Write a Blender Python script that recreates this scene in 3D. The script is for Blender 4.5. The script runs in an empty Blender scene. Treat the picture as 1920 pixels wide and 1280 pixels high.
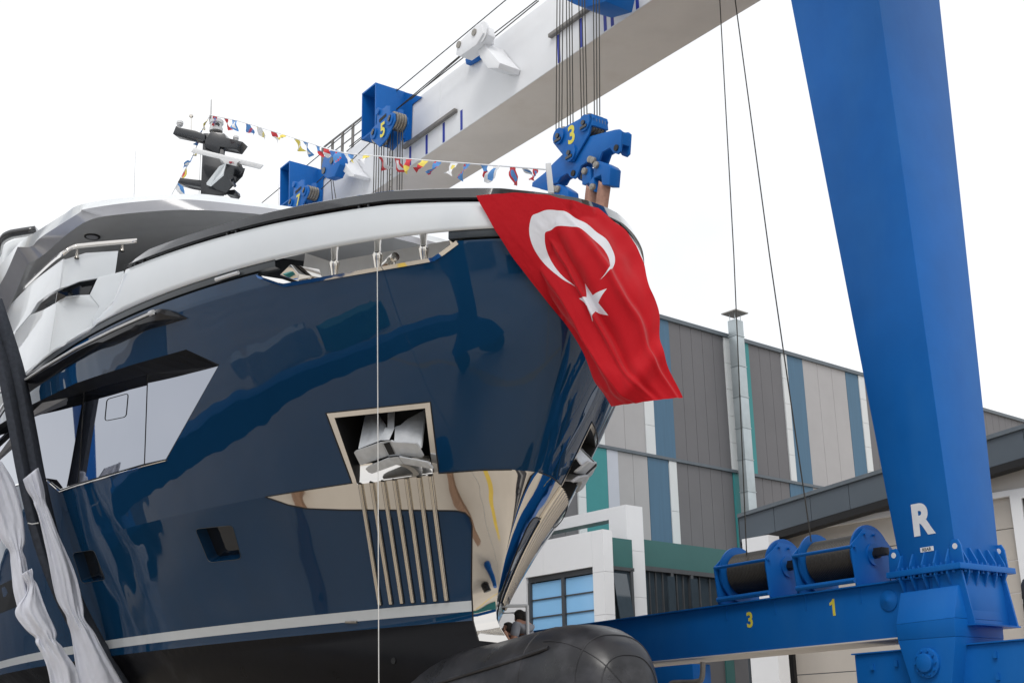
import bpy, bmesh, math, random
import numpy as np
from mathutils import Vector, Matrix
from mathutils.geometry import delaunay_2d_cdt
random.seed(7); rng = np.random.default_rng(7)
scene = bpy.context.scene
COL = scene.collection

# ------------------------------------------------------------------ camera
FPX = 2400.0; PIT = math.radians(17.83); ROL = math.radians(1.0)
CAM = np.array([0.0, 0.0, 1.6])
Fw = np.array([0, math.cos(PIT), math.sin(PIT)])
R0 = np.array([1.0, 0, 0]); U0 = np.array([0, -math.sin(PIT), math.cos(PIT)])
Rt = math.cos(ROL) * R0 - math.sin(ROL) * U0
Ut = math.sin(ROL) * R0 + math.cos(ROL) * U0
cam = bpy.data.cameras.new('camera'); cam.sensor_width = 36.0; cam.lens = 36.0 * FPX / 1920.0
cam.clip_end = 2000; cam.clip_start = 0.1
camo = bpy.data.objects.new('camera', cam); COL.objects.link(camo)
camo.matrix_world = Matrix(((Rt[0], Ut[0], -Fw[0], CAM[0]), (Rt[1], Ut[1], -Fw[1], CAM[1]), (Rt[2], Ut[2], -Fw[2], CAM[2]), (0, 0, 0, 1)))
scene.camera = camo

# ------------------------------------------------------------------ world, sun, exposure
SUN_EL = math.radians(55); SUN_AZ = math.radians(190)      # azimuth clockwise from +Y
w = bpy.data.worlds.new('World'); scene.world = w; w.use_nodes = True
nt = w.node_tree; nt.nodes.clear()
out = nt.nodes.new('ShaderNodeOutputWorld'); bg = nt.nodes.new('ShaderNodeBackground')
sky = nt.nodes.new('ShaderNodeTexSky'); sky.sky_type = 'NISHITA'; sky.sun_disc = False
sky.sun_elevation = SUN_EL; sky.sun_rotation = SUN_AZ; sky.dust_density = 4.0; sky.air_density = 1.0
hsv = nt.nodes.new('ShaderNodeHueSaturation'); hsv.inputs['Saturation'].default_value = 0.35; hsv.inputs['Value'].default_value = 1.0
tc = nt.nodes.new('ShaderNodeTexCoord'); nz = nt.nodes.new('ShaderNodeTexNoise')
nz.inputs['Scale'].default_value = 2.2; nz.inputs['Detail'].default_value = 5; nz.inputs['Roughness'].default_value = 0.55
cr = nt.nodes.new('ShaderNodeValToRGB')
cr.color_ramp.elements[0].position = 0.30; cr.color_ramp.elements[0].color = (6.5, 6.8, 7.2, 1)
cr.color_ramp.elements[1].position = 0.62; cr.color_ramp.elements[1].color = (8.1, 8.18, 8.3, 1)
mx = nt.nodes.new('ShaderNodeMix'); mx.data_type = 'RGBA'; mx.inputs['Factor'].default_value = 0.9
bg.inputs['Strength'].default_value = 0.13
nt.links.new(tc.outputs['Generated'], nz.inputs['Vector']); nt.links.new(nz.outputs['Fac'], cr.inputs['Fac'])
nt.links.new(sky.outputs['Color'], hsv.inputs['Color'])
nt.links.new(hsv.outputs['Color'], mx.inputs['A']); nt.links.new(cr.outputs['Color'], mx.inputs['B'])
nt.links.new(mx.outputs['Result'], bg.inputs['Color']); nt.links.new(bg.outputs['Background'], out.inputs['Surface'])
sl = bpy.data.lights.new('sun', 'SUN'); sl.energy = 1.5; sl.angle = math.radians(25); sl.color = (1, 0.97, 0.93)
so = bpy.data.objects.new('sun', sl); COL.objects.link(so)
sd = Vector((math.sin(SUN_AZ) * math.cos(SUN_EL), math.cos(SUN_AZ) * math.cos(SUN_EL), math.sin(SUN_EL)))
so.rotation_euler = (-sd).to_track_quat('-Z', 'Y').to_euler(); so.location = (20, -20, 40)
scene.view_settings.view_transform = 'Standard'; scene.view_settings.look = 'None'
scene.view_settings.exposure = 0.17; scene.view_settings.gamma = 1.0
scene.render.engine = 'CYCLES'
scene.cycles.max_bounces = 8; scene.cycles.glossy_bounces = 4; scene.cycles.transmission_bounces = 4
scene.cycles.use_denoising = True

# ------------------------------------------------------------------ geometry helpers
def ray(x, y): return Fw + (x - 960) / FPX * Rt - (y - 640) / FPX * Ut
def at(x, y, Y):                                   # the point seen at photo pixel (x, y), Y metres in front
    d = ray(x, y); return CAM + d * (Y / d[1])
def onplane(x, y, P, n):
    d = ray(x, y); return CAM + d * (((np.asarray(P) - CAM) @ n) / (d @ n))
def N_(v): v = np.asarray(v, float); return v / np.linalg.norm(v)
ORG = {}
def link(o): COL.objects.link(o); return o
def empty(name, loc, label=None, cat=None, group=None):
    o = bpy.data.objects.new(name, None); o.empty_display_size = 0.3; o.location = tuple(loc); link(o)
    ORG[o.name] = np.array(loc, float); tag(o, label, cat, group); return o
def tag(o, label=None, cat=None, group=None, kind=None):
    if label: o['label'] = label
    if cat: o['category'] = cat
    if group: o['group'] = group
    if kind: o['kind'] = kind
    return o
def mk(name, verts, faces, mat, parent=None, smooth=False, bev=0, segs=2, mats=None, fmat=None, loc=None, sharp=None):
    V = np.asarray(verts, float).reshape(-1, 3)
    if parent is not None: org = ORG[parent.name]
    elif loc is not None: org = np.asarray(loc, float)
    else: org = np.array([V[:, 0].mean(), V[:, 1].mean(), V[:, 2].min()])
    me = bpy.data.meshes.new(name); me.from_pydata((V - org).tolist(), [], [list(map(int, f)) for f in faces])
    if mats:
        for m in mats: me.materials.append(m)
        if fmat is not None: me.polygons.foreach_set('material_index', list(fmat))
    else: me.materials.append(mat)
    bm = bmesh.new(); bm.from_mesh(me)
    bmesh.ops.recalc_face_normals(bm, faces=bm.faces)
    if bev > 0:
        ed = [e for e in bm.edges if len(e.link_faces) == 2 and e.calc_face_angle(0) > 0.5]
        bmesh.ops.bevel(bm, geom=ed, offset=bev, segments=segs, profile=0.6, affect='EDGES', clamp_overlap=True)
    bm.to_mesh(me); bm.free()
    if smooth or bev > 0:
        me.polygons.foreach_set('use_smooth', [True] * len(me.polygons))
        me.set_sharp_from_angle(angle=sharp if sharp else math.radians(38))
    o = bpy.data.objects.new(name, me); link(o)
    if parent is not None: o.parent = parent
    else: o.location = tuple(org)
    ORG[o.name] = org
    return o
class MB:                                           # collects shapes into one mesh
    def __init__(s): s.v = []; s.f = []
    def add(s, V, Fs):
        b = len(s.v); s.v += [tuple(map(float, p)) for p in V]; s.f += [[i + b for i in f] for f in Fs]; return s
    def box(s, c, ex, ey, ez):                      # centre and three half vectors
        c, ex, ey, ez = map(np.asarray, (c, ex, ey, ez))
        V = [c + i * ex + j * ey + k * ez for k in (-1, 1) for j in (-1, 1) for i in (-1, 1)]
        return s.add(V, [[0, 2, 3, 1], [4, 5, 7, 6], [0, 1, 5, 4], [2, 6, 7, 3], [0, 4, 6, 2], [1, 3, 7, 5]])
    def hexa(s, a, b):                              # two quads -> hexahedron
        V = list(a) + list(b)
        return s.add(V, [[3, 2, 1, 0], [4, 5, 6, 7], [0, 1, 5, 4], [1, 2, 6, 5], [2, 3, 7, 6], [3, 0, 4, 7]])
    def prism(s, poly, ext):
        n = len(poly); ext = np.asarray(ext, float); P = [np.asarray(p, float) for p in poly]
        V = P + [p + ext for p in P]
        Fs = [list(range(n))[::-1], list(range(n, 2 * n))] + [[i, (i + 1) % n, n + (i + 1) % n, n + i] for i in range(n)]
        return s.add(V, Fs)
    def tube(s, pts, r, n=8, cap=True):
        P = [np.asarray(p, float) for p in pts]; m = len(P)
        rr = r if hasattr(r, '__len__') else [r] * m
        t0 = N_(P[1] - P[0]); a = np.array([0, 0, 1.0]) if abs(t0[2]) < 0.9 else np.array([1.0, 0, 0])
        x = N_(np.cross(t0, a)); V = []
        for i in range(m):
            t = N_(P[min(i + 1, m - 1)] - P[max(i - 1, 0)]); x = N_(x - t * (x @ t)); y = np.cross(t, x)
            V += [P[i] + rr[i] * (math.cos(2 * math.pi * k / n) * x + math.sin(2 * math.pi * k / n) * y) for k in range(n)]
        Fs = [[i * n + k, i * n + (k + 1) % n, (i + 1) * n + (k + 1) % n, (i + 1) * n + k] for i in range(m - 1) for k in range(n)]
        if cap: Fs += [list(range(n))[::-1], list(range((m - 1) * n, m * n))]
        return s.add(V, Fs)
    def disc(s, c, ax, r, h, n=20):                 # cylinder centred on c along ax
        c = np.asarray(c, float); ax = N_(ax); return s.tube([c - ax * h / 2, c + ax * h / 2], r, n)
    def lathe(s, c, ax, prof, n=20):                # profile of (distance along ax, radius)
        c = np.asarray(c, float); ax = N_(ax)
        return s.tube_prof([c + ax * d for d, r in prof], [r for d, r in prof], ax, n)
    def tube_prof(s, P, rr, ax, n):
        a = np.array([0, 0, 1.0]) if abs(ax[2]) < 0.9 else np.array([1.0, 0, 0]); x = N_(np.cross(ax, a)); y = np.cross(ax, x); V = []
        for p, r in zip(P, rr): V += [p + r * (math.cos(2 * math.pi * k / n) * x + math.sin(2 * math.pi * k / n) * y) for k in range(n)]
        m = len(P)
        Fs = [[i * n + k, i * n + (k + 1) % n, (i + 1) * n + (k + 1) % n, (i + 1) * n + k] for i in range(m - 1) for k in range(n)]
        Fs += [list(range(n))[::-1], list(range((m - 1) * n, m * n))]
        return s.add(V, Fs)
    def grid(s, rows, close=False):
        n = len(rows[0]); V = [p for r in rows for p in r]; m = len(rows)
        Fs = [[i * n + k, i * n + (k + 1) % n, (i + 1) * n + (k + 1) % n, (i + 1) * n + k] for i in range(m - 1) for k in range(n if close else n - 1)]
        return s.add(V, Fs)
    def out(s, name, mat, parent=None, **k): return mk(name, s.v, s.f, mat, parent, **k)
def thicken(o, t, off=-1):
    m = o.modifiers.new('thickness', 'SOLIDIFY'); m.thickness = t; m.offset = off; return o
def crom(P, n):                                     # Catmull-Rom through rows of points
    P = np.asarray(P, float); m = len(P); ts = np.linspace(0, m - 1, n); R = []
    Q = np.concatenate([[2 * P[0] - P[1]], P, [2 * P[-1] - P[-2]]])
    for t in ts:
        i = min(int(t), m - 2); f = t - i; a, b, c, d = Q[i], Q[i + 1], Q[i + 2], Q[i + 3]
        R.append(0.5 * (2 * b + (c - a) * f + (2 * a - 5 * b + 4 * c - d) * f * f + (3 * b - a - 3 * c + d) * f ** 3))
    return np.array(R)
def text(s, P, ex, ey, h, mat, parent, name='lettering', bold=0.02, depth=0.004, width=1.0):
    cu = bpy.data.curves.new('txt', 'FONT'); cu.body = s; cu.size = 1.0; cu.offset = bold; cu.extrude = 0.0
    cu.align_x = 'CENTER'; cu.align_y = 'CENTER'
    o = bpy.data.objects.new('txt', cu); link(o); bpy.context.view_layer.update()
    me = o.to_mesh(); co = np.array([v.co[:] for v in me.vertices]); fs = [list(p.vertices) for p in me.polygons]
    o.to_mesh_clear(); bpy.data.objects.remove(o)
    if s == '1':
        co = np.array([(-.02, -.35, 0), (.13, -.35, 0), (.13, .35, 0), (.02, .35, 0), (-.05, .25, 0), (-.17, .2, 0), (-.17, .08, 0), (-.02, .13, 0)]); fs = [[0, 1, 2, 3, 4, 5, 6, 7]]
    mn, mx_ = co.min(0), co.max(0); k = h / (mx_[1] - mn[1]); co = (co - (mn + mx_) / 2) * k
    ex = N_(ex); ey = N_(ey); ez = np.cross(ex, ey)
    V = [np.asarray(P) + c[0] * width * ex + c[1] * ey + depth * ez for c in co]
    return mk(name, V, fs, mat, parent)

# ------------------------------------------------------------------ materials
def mat(name, col, rough=0.5, metal=0.0, var=0.12, scale=3.0, bump=0.0, bscale=40.0, coat=0.0, spec=0.5, ior=1.45, rvar=0.0, stretch=None, coatr=0.03, bdet=3.0):
    m = bpy.data.materials.new(name); m.use_nodes = True; t = m.node_tree; b = t.nodes['Principled BSDF']
    b.inputs['Roughness'].default_value = rough; b.inputs['Metallic'].default_value = metal
    b.inputs['IOR'].default_value = ior; b.inputs['Specular IOR Level'].default_value = spec
    b.inputs['Coat Weight'].default_value = coat; b.inputs['Coat Roughness'].default_value = coatr
    tc = t.nodes.new('ShaderNodeTexCoord'); src = tc.outputs['Object']
    if stretch:
        mp = t.nodes.new('ShaderNodeMapping'); mp.inputs['Scale'].default_value = stretch; t.links.new(src, mp.inputs['Vector']); src = mp.outputs['Vector']
    n = t.nodes.new('ShaderNodeTexNoise'); n.inputs['Scale'].default_value = scale; n.inputs['Detail'].default_value = 6; n.inputs['Roughness'].default_value = 0.6
    t.links.new(src, n.inputs['Vector'])
    r = t.nodes.new('ShaderNodeMapRange'); r.inputs['From Min'].default_value = 0.25; r.inputs['From Max'].default_value = 0.75
    r.inputs['To Min'].default_value = 1 - var; r.inputs['To Max'].default_value = 1 + var; t.links.new(n.outputs['Fac'], r.inputs['Value'])
    mu = t.nodes.new('ShaderNodeMix'); mu.data_type = 'RGBA'; mu.blend_type = 'MULTIPLY'; mu.inputs['Factor'].default_value = 1
    mu.inputs['A'].default_value = (*col, 1); t.links.new(r.outputs['Result'], mu.inputs['B']); t.links.new(mu.outputs['Result'], b.inputs['Base Color'])
    if rvar:
        r2 = t.nodes.new('ShaderNodeMapRange'); r2.inputs['From Min'].default_value = 0.3; r2.inputs['From Max'].default_value = 0.7
        r2.inputs['To Min'].default_value = max(0, rough - rvar); r2.inputs['To Max'].default_value = min(1, rough + rvar)
        t.links.new(n.outputs['Fac'], r2.inputs['Value']); t.links.new(r2.outputs['Result'], b.inputs['Roughness'])
    if bump:
        n2 = t.nodes.new('ShaderNodeTexNoise'); n2.inputs['Scale'].default_value = bscale; n2.inputs['Detail'].default_value = bdet; t.links.new(src, n2.inputs['Vector'])
        bp = t.nodes.new('ShaderNodeBump'); bp.inputs['Strength'].default_value = 1.0; bp.inputs['Distance'].default_value = bump
        t.links.new(n2.outputs['Fac'], bp.inputs['Height']); t.links.new(bp.outputs['Normal'], b.inputs['Normal'])
        if coat: t.links.new(bp.outputs['Normal'], b.inputs['Coat Normal'])
    return m
M = {}
M['navy'] = mat('navy hull paint', (0.0045, 0.034, 0.086), 0.3, var=0.06, scale=1.2, bump=0.017, bscale=1.5, coat=0.8, coatr=0.012, spec=0.0, stretch=(1, 1, 0.30), bdet=0.8)
M['white_paint'] = mat('pearl white yacht paint', (0.70, 0.73, 0.75), 0.3, var=0.03, scale=1.0, bump=0.0015, bscale=0.9, coat=0.7, coatr=0.02)
M['stripe'] = mat('pale grey boot stripe', (0.55, 0.58, 0.60), 0.3, var=0.03, coat=0.5)
M['hull_black'] = mat('black bottom paint', (0.005, 0.005, 0.0065), 0.35, var=0.3, scale=1.5, bump=0.004, bscale=2.5, rvar=0.1, spec=0.14)
M['antifoul'] = mat('black antifouling', (0.012, 0.012, 0.0145), 0.38, var=0.5, scale=1.3, bump=0.006, bscale=2.5, rvar=0.2)
def scuff(m, col, scale, lo, hi, stretch):                # pale scuffed patches over a paint
    t = m.node_tree; b_ = t.nodes['Principled BSDF']; src = b_.inputs['Base Color'].links[0].from_socket
    tc_ = t.nodes.new('ShaderNodeTexCoord'); mp_ = t.nodes.new('ShaderNodeMapping'); mp_.inputs['Scale'].default_value = stretch
    n_ = t.nodes.new('ShaderNodeTexNoise'); n_.inputs['Scale'].default_value = scale; n_.inputs['Detail'].default_value = 8; n_.inputs['Roughness'].default_value = 0.65
    r_ = t.nodes.new('ShaderNodeMapRange'); r_.inputs['From Min'].default_value = lo; r_.inputs['From Max'].default_value = hi; r_.clamp = True
    x_ = t.nodes.new('ShaderNodeMix'); x_.data_type = 'RGBA'; x_.inputs['B'].default_value = (*col, 1)
    t.links.new(tc_.outputs['Object'], mp_.inputs['Vector']); t.links.new(mp_.outputs['Vector'], n_.inputs['Vector']); t.links.new(n_.outputs['Fac'], r_.inputs['Value'])
    t.links.new(r_.outputs['Result'], x_.inputs['Factor']); t.links.new(src, x_.inputs['A']); t.links.new(x_.outputs['Result'], b_.inputs['Base Color'])
scuff(M['antifoul'], (0.055, 0.055, 0.062), 0.9, 0.52, 0.75, (1, 1, 1.6))
scuff(M['hull_black'], (0.03, 0.03, 0.034), 0.8, 0.60, 0.80, (1, 1, 0.6))
M['steel'] = mat('polished stainless steel', (0.72, 0.69, 0.65), 0.035, 1.0, var=0.02, bump=0.007, bscale=1.8, bdet=1.0)
M['steel_bar'] = mat('polished steel bar', (0.70, 0.66, 0.60), 0.08, 1.0, var=0.03, bump=0.0006, bscale=25)
M['black_gloss'] = mat('black gloss paint', (0.010, 0.010, 0.012), 0.08, var=0.1, coat=1.0)
M['pod_black'] = mat('satin black pod', (0.007, 0.007, 0.009), 0.16, spec=0.35)
M['groove'] = mat('dark grey rubbing band', (0.035, 0.042, 0.048), 0.35, var=0.1, coat=0.2)
M['lip'] = mat('matt black reveal', (0.008, 0.009, 0.011), 0.55, spec=0.15)
M['satin'] = mat('satin steel lining', (0.72, 0.70, 0.67), 0.3, 0.6, var=0.08, scale=2)
M['deck_grey'] = mat('pale grey deck paint', (0.50, 0.51, 0.52), 0.6)
M['added_dark_ground'] = mat('added dark ground', (0.045, 0.045, 0.048), 0.85, var=0.2, scale=0.3)  # for the dark ground sheet added to deepen the hull reflection
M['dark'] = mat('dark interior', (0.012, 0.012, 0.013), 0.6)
M['seal'] = mat('black sealant', (0.006, 0.006, 0.007), 0.6)
M['glass'] = mat('tinted yacht glass', (0.33, 0.35, 0.40), 0.015, 1.0, var=0.02, scale=0.7)
M['port_glass'] = mat('dark port glass', (0.008, 0.010, 0.014), 0.03, var=0.1, spec=0.8)
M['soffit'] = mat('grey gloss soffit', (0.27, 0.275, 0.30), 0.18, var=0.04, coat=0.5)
M['soffit_dark'] = mat('grey gloss ceiling panel', (0.46, 0.465, 0.475), 0.18, var=0.04, coat=0.5)  # ceiling panels, a paler grey than the chamfer
M['teak'] = mat('teak deck', (0.33, 0.19, 0.10), 0.6, var=0.25, scale=2, stretch=(1, 12, 1))
M['galv'] = mat('galvanised anchor steel', (0.58, 0.60, 0.62), 0.5, 0.25, var=0.15, scale=6, bump=0.002, bscale=18)
M['mast'] = mat('black mast paint', (0.014, 0.016, 0.020), 0.25, coat=0.5)
M['plastic_white'] = mat('white plastic', (0.62, 0.63, 0.64), 0.35, var=0.03)
M['crane_blue'] = mat('crane blue paint', (0.005, 0.110, 0.40), 0.42, var=0.10, scale=0.8, bump=0.003, bscale=1.2, spec=0.22)
M['crane_white'] = mat('crane white paint', (0.72, 0.73, 0.75), 0.4, var=0.06, scale=0.5, bump=0.004, bscale=0.8)
M['crane_under'] = mat('warm grey underside paint', (0.62, 0.58, 0.54), 0.55, var=0.1, scale=0.5, bump=0.004, bscale=0.8)  # undersides of girder and beam, warmer and darker than the girder sides
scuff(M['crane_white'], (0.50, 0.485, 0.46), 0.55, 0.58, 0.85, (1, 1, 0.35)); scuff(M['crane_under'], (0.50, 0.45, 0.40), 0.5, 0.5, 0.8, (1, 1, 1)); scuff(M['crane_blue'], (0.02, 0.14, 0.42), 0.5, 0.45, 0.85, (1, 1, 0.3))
M['blue_mark'] = mat('blue mark paint', (0.015, 0.035, 0.30), 0.5)
M['yellow'] = mat('yellow stencil paint', (0.68, 0.60, 0.07), 0.5, var=0.08)
M['letter_white'] = mat('white letter paint', (0.66, 0.68, 0.72), 0.5)
M['rope'] = mat('greased wire rope', (0.055, 0.052, 0.046), 0.5, 0.3, var=0.3, scale=30)
M['drumrope'] = mat('wound wire rope', (0.045, 0.042, 0.038), 0.45, 0.3, var=0.3, scale=25)
M['sheave'] = mat('worn sheave steel', (0.30, 0.28, 0.25), 0.4, 0.7, var=0.3, scale=20)
M['railsteel'] = mat('weathered steel rail', (0.20, 0.19, 0.18), 0.6, 0.3, var=0.3, scale=4)
M['galvduct'] = mat('galvanised duct', (0.42, 0.47, 0.49), 0.35, 0.5, var=0.1, scale=1.5)
M['sling'] = mat('dark polyester sling', (0.042, 0.048, 0.062), 0.85, var=0.3, scale=12, bump=0.004, bscale=60)
M['sling_brown'] = mat('worn brown sling', (0.36, 0.20, 0.15), 0.9, var=0.3, scale=8, bump=0.004, bscale=60)
M['cloth'] = mat('white cotton wrap', (0.64, 0.655, 0.72), 0.9, var=0.05, scale=3, bump=0.03, bscale=5.5, bdet=2.0, stretch=(1, 1, 0.45))
M['line'] = mat('white line', (0.65, 0.65, 0.63), 0.7)
M['c_dark'] = mat('dark grey cladding', (0.125, 0.122, 0.130), 0.5, var=0.05, scale=0.6)
M['c_light'] = mat('light grey cladding', (0.36, 0.35, 0.355), 0.5, var=0.05, scale=0.6)
M['c_white'] = mat('off white cladding', (0.60, 0.62, 0.63), 0.45, var=0.04, scale=0.8)
M['c_lav'] = mat('pale lavender cladding', (0.46, 0.48, 0.54), 0.45, var=0.04, scale=0.8)
M['c_blue'] = mat('slate blue cladding', (0.050, 0.125, 0.205), 0.45, var=0.08, scale=0.8, stretch=(8, 8, 0.4))
M['c_teal'] = mat('teal cladding', (0.028, 0.225, 0.235), 0.45, var=0.06, scale=0.8)
M['c_green'] = mat('dark sea green cladding', (0.030, 0.125, 0.120), 0.45, var=0.06, scale=0.8)
M['flash'] = mat('grey flashing', (0.10, 0.12, 0.14), 0.45, var=0.1)
M['fascia'] = mat('slate fascia panel', (0.070, 0.088, 0.108), 0.45, var=0.06, scale=0.7)
M['office_white'] = mat('white aluminium composite', (0.74, 0.75, 0.77), 0.4, var=0.025, scale=0.6)
M['office_glass'] = mat('glass with sky blue in its colour', (0.26, 0.53, 0.84), 0.12, 0.0, var=0.04, scale=0.5, bump=0.002, bscale=1.2)  # sky reflection is put into the even blue base colour
M['dark_glass'] = mat('dark office glass', (0.045, 0.062, 0.078), 0.06, 0.0, var=0.1, spec=0.9)
M['frame'] = mat('dark window frame', (0.060, 0.065, 0.072), 0.45)
M['shed_wall'] = mat('cream shed wall', (0.48, 0.46, 0.435), 0.5, var=0.05, scale=0.6)
M['shed_door'] = mat('beige sectional door', (0.46, 0.425, 0.385), 0.5, var=0.05, scale=0.6)
M['rubber'] = mat('black rubber', (0.012, 0.012, 0.012), 0.6)
M['skin'] = mat('skin', (0.42, 0.22, 0.15), 0.55)
M['hair'] = mat('dark hair', (0.020, 0.015, 0.012), 0.6, var=0.5, scale=40, bump=0.02, bscale=50)
M['tshirt'] = mat('grey cotton shirt', (0.27, 0.28, 0.31), 0.9, var=0.08, bump=0.006, bscale=14)
M['jeans'] = mat('dark work trousers', (0.03, 0.035, 0.05), 0.9)
M['f_red'] = mat('red bunting', (0.60, 0.05, 0.06), 0.8); M['f_blue'] = mat('blue bunting', (0.10, 0.28, 0.62), 0.8)
M['f_yellow'] = mat('yellow bunting', (0.75, 0.62, 0.12), 0.8); M['f_white'] = mat('white bunting', (0.75, 0.76, 0.78), 0.8)
M['logo_red'] = mat('dark red logo', (0.30, 0.01, 0.03), 0.5)
M['asphalt'] = mat('concrete yard', (0.47, 0.42, 0.355), 0.8, var=0.18, scale=0.12, bump=0.01, bscale=3)
M['yard_yellow'] = mat('yard yellow paint', (0.60, 0.42, 0.06), 0.7)

# ------------------------------------------------------------------ the ground
def sheet(name, x0, x1, y0, y1, z, m, parent=None, kind='structure'):
    o = mk(name, [(x0, y0, z), (x1, y0, z), (x1, y1, z), (x0, y1, z)], [[0, 1, 2, 3]], m, parent, loc=None if parent else (0, 0, 0))
    if not parent: tag(o, kind=kind)
    return o
ground = sheet('ground', -600, 600, -600, 900, 0, M['asphalt'])

# ------------------------------------------------------------------ the yacht: hull form
HD = math.radians(29.0)
AFT = np.array([-math.sin(HD), math.cos(HD), 0]); STB = np.array([-math.cos(HD), -math.sin(HD), 0]); UP = np.array([0, 0, 1.0])
OB = np.array([-0.3187, 20.0, 0.0])
def B(u, v, w_): return OB + u * AFT + v * STB + w_ * UP
def toB(P): q = np.asarray(P) - OB; return np.array([q @ AFT, q @ STB, q[2]])
_sw = np.array([0.8, 2.2, 3.0, 3.28, 3.45, 3.67, 3.86, 4.33, 4.67, 5.27, 5.66, 6.2, 6.89, 7.36, 8.0, 8.8, 9.5, 10.6])
_su = np.array([-0.3, -0.75, -0.6, -0.33, -0.09, 0.0, -0.04, -0.25, -0.43, -0.80, -1.10, -1.50, -1.98, -2.28, -2.58, -2.80, -2.87, -2.9])
_sm = np.gradient(_su, _sw)
def stem(w_):
    w_ = np.clip(w_, _sw[0], _sw[-1]); i = np.clip(np.searchsorted(_sw, w_) - 1, 0, len(_sw) - 2)
    h = _sw[i + 1] - _sw[i]; t = (w_ - _sw[i]) / h
    return (2*t**3-3*t**2+1)*_su[i] + (t**3-2*t**2+t)*h*_sm[i] + (-2*t**3+3*t**2)*_su[i+1] + (t**3-t**2)*h*_sm[i+1]
_lw = [0.8, 2.4, 3.57, 5.72, 8.8, 10.6]
def par(w_):
    return (np.interp(w_, _lw, [18, 18, 18, 17, 15, 15]), np.interp(w_, _lw, [0.5, 3.6, 5.1, 5.4, 5.9, 6.0]),
            np.interp(w_, _lw, [2, 2, 2, 2, 2.2, 2.2]), np.interp(w_, _lw, [1.2, 1.1, 1.0, 0.70, 0.67, 0.68]))
def HB(u, w_):                                     # half breadth
    L, Bm, p, e = par(w_); s = np.clip((u - stem(w_)) / L, 0, 1); return Bm * (1 - (1 - s) ** p) ** e
def S(a, w_):                                      # surface point in boat coordinates
    L, Bm, p, e = par(w_); s = a * a; sc = np.clip(s, 0, 1)
    return np.array([stem(w_) + L * s, Bm * (1 - (1 - sc) ** p) ** e, w_])
def nrm_many(A, h=1e-3):                           # outward normals for rows of (a, w)
    a = np.maximum(A[:, 0], 0.004); w_ = A[:, 1]
    d1 = (S(a + h, w_) - S(a - h * 0.5, w_)).T; d2 = (S(a, w_ + h) - S(a, w_ - h)).T
    n = np.cross(d1, d2); n /= np.linalg.norm(n, axis=1)[:, None] + 1e-12; n[n[:, 1] < 0] *= -1; return n
def nrm(a, w_, h=1e-3):
    a = max(a, 0.004); d1 = S(a + h, w_) - S(a - h * 0.5, w_); d2 = S(a, w_ + h) - S(a, w_ - h)
    n = np.cross(d1, d2); n = n / (np.linalg.norm(n) + 1e-12); return n if n[1] >= 0 else -n
def wg(u): return 8.815 + 0.335 * (1 - np.exp(-(np.maximum(u, -2.6) + 2.4) / 4.5))
def hit(x, y, off=0.0):                            # photo pixel -> starboard hull (u, v, w)
    d = ray(x, y); ts = np.linspace(14, 46, 260); P = CAM + ts[:, None] * d; q = P - OB
    g = q @ STB - HB(q @ AFT, q[:, 2]) - off
    i = np.where((g[:-1] > 0) & (g[1:] <= 0))[0]; i = i[0] if len(i) else int(np.argmin(np.abs(g)))
    lo, hi = ts[i], ts[min(i + 1, len(ts) - 1)]
    for _ in range(25):
        m = (lo + hi) / 2; qq = CAM + m * d - OB
        if qq @ STB - HB(qq @ AFT, qq[2]) - off > 0: lo = m
        else: hi = m
    return toB(CAM + lo * d)
def aw(x, y):
    u, v, w_ = hit(x, y); L = par(w_)[0]; return (math.sqrt(max((u - float(stem(w_))) / L, 0)), w_)
def W(bp, sgn=1): return B(bp[0], sgn * bp[1], bp[2])
def nb(n, sgn=1): return n[0] * AFT + sgn * n[1] * STB + n[2] * UP
def hp(x, y, n=0.0, sgn=1):                        # hull point offset outward by n, world; sgn -1 gives the port mirror
    a, w_ = aw(x, y); return W(S(a, w_) + n * nrm(a, w_), sgn)
def dense(poly, step=9, closed=True):
    R = []; m = len(poly)
    for i in range(m if closed else m - 1):
        a, b = np.array(poly[i], float), np.array(poly[(i + 1) % m], float); k = max(1, int(np.linalg.norm(b - a) / step))
        R += [tuple(a + (b - a) * j / k) for j in range(k)]
    if not closed: R.append(tuple(poly[-1]))
    return R
def rounded(poly, r, n=4):
    R = []; m = len(poly)
    for i in range(m):
        a, b, c = (np.array(poly[(i + k) % m], float) for k in (-1, 0, 1))
        p = b + (a - b) / np.linalg.norm(a - b) * r; q = b + (c - b) / np.linalg.norm(c - b) * r
        for j in range(n + 1):
            t = j / n; R.append(tuple((1 - t) ** 2 * p + 2 * t * (1 - t) * b + t * t * q))
    return R

yacht = empty('yacht', B(8, 0, 0), 'large navy blue motor yacht with white upperworks hanging in slings, bow towards the right', 'yacht')

# ------------------------------------------------------------------ the yacht: skin, cut into hull, stem plate, stripe, bottom with true openings
POCKET_OUT = [(611, 774), (807, 753), (823, 887), (660, 905)]
POCKET = [(627, 783), (797, 765), (812, 889), (670, 907)]
PORTS = [rounded([(366, 991), (436, 984), (453, 1047), (392, 1054)], 8), rounded([(136, 1036), (176, 1030), (198, 1086), (154, 1093)], 7)]
WIN = [(-70, 838), (37, 772), (62, 757), (140, 719), (175, 707), (250, 683), (349, 655), (411, 683), (312, 862), (272, 871), (148, 908), (113, 920), (88, 898), (72, 900), (-70, 940)]
GLASS = [(-70, 858), (37, 780), (60, 768), (158, 735), (190, 725), (277, 701), (409, 686), (311, 860), (271, 869), (148, 905), (113, 917), (88, 896), (72, 898), (-70, 938)]
steel_top = [(993, 881), (960, 880), (900, 881), (823, 887), (807, 753), (611, 774), (660, 905), (580, 917), (497, 931)]
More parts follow.
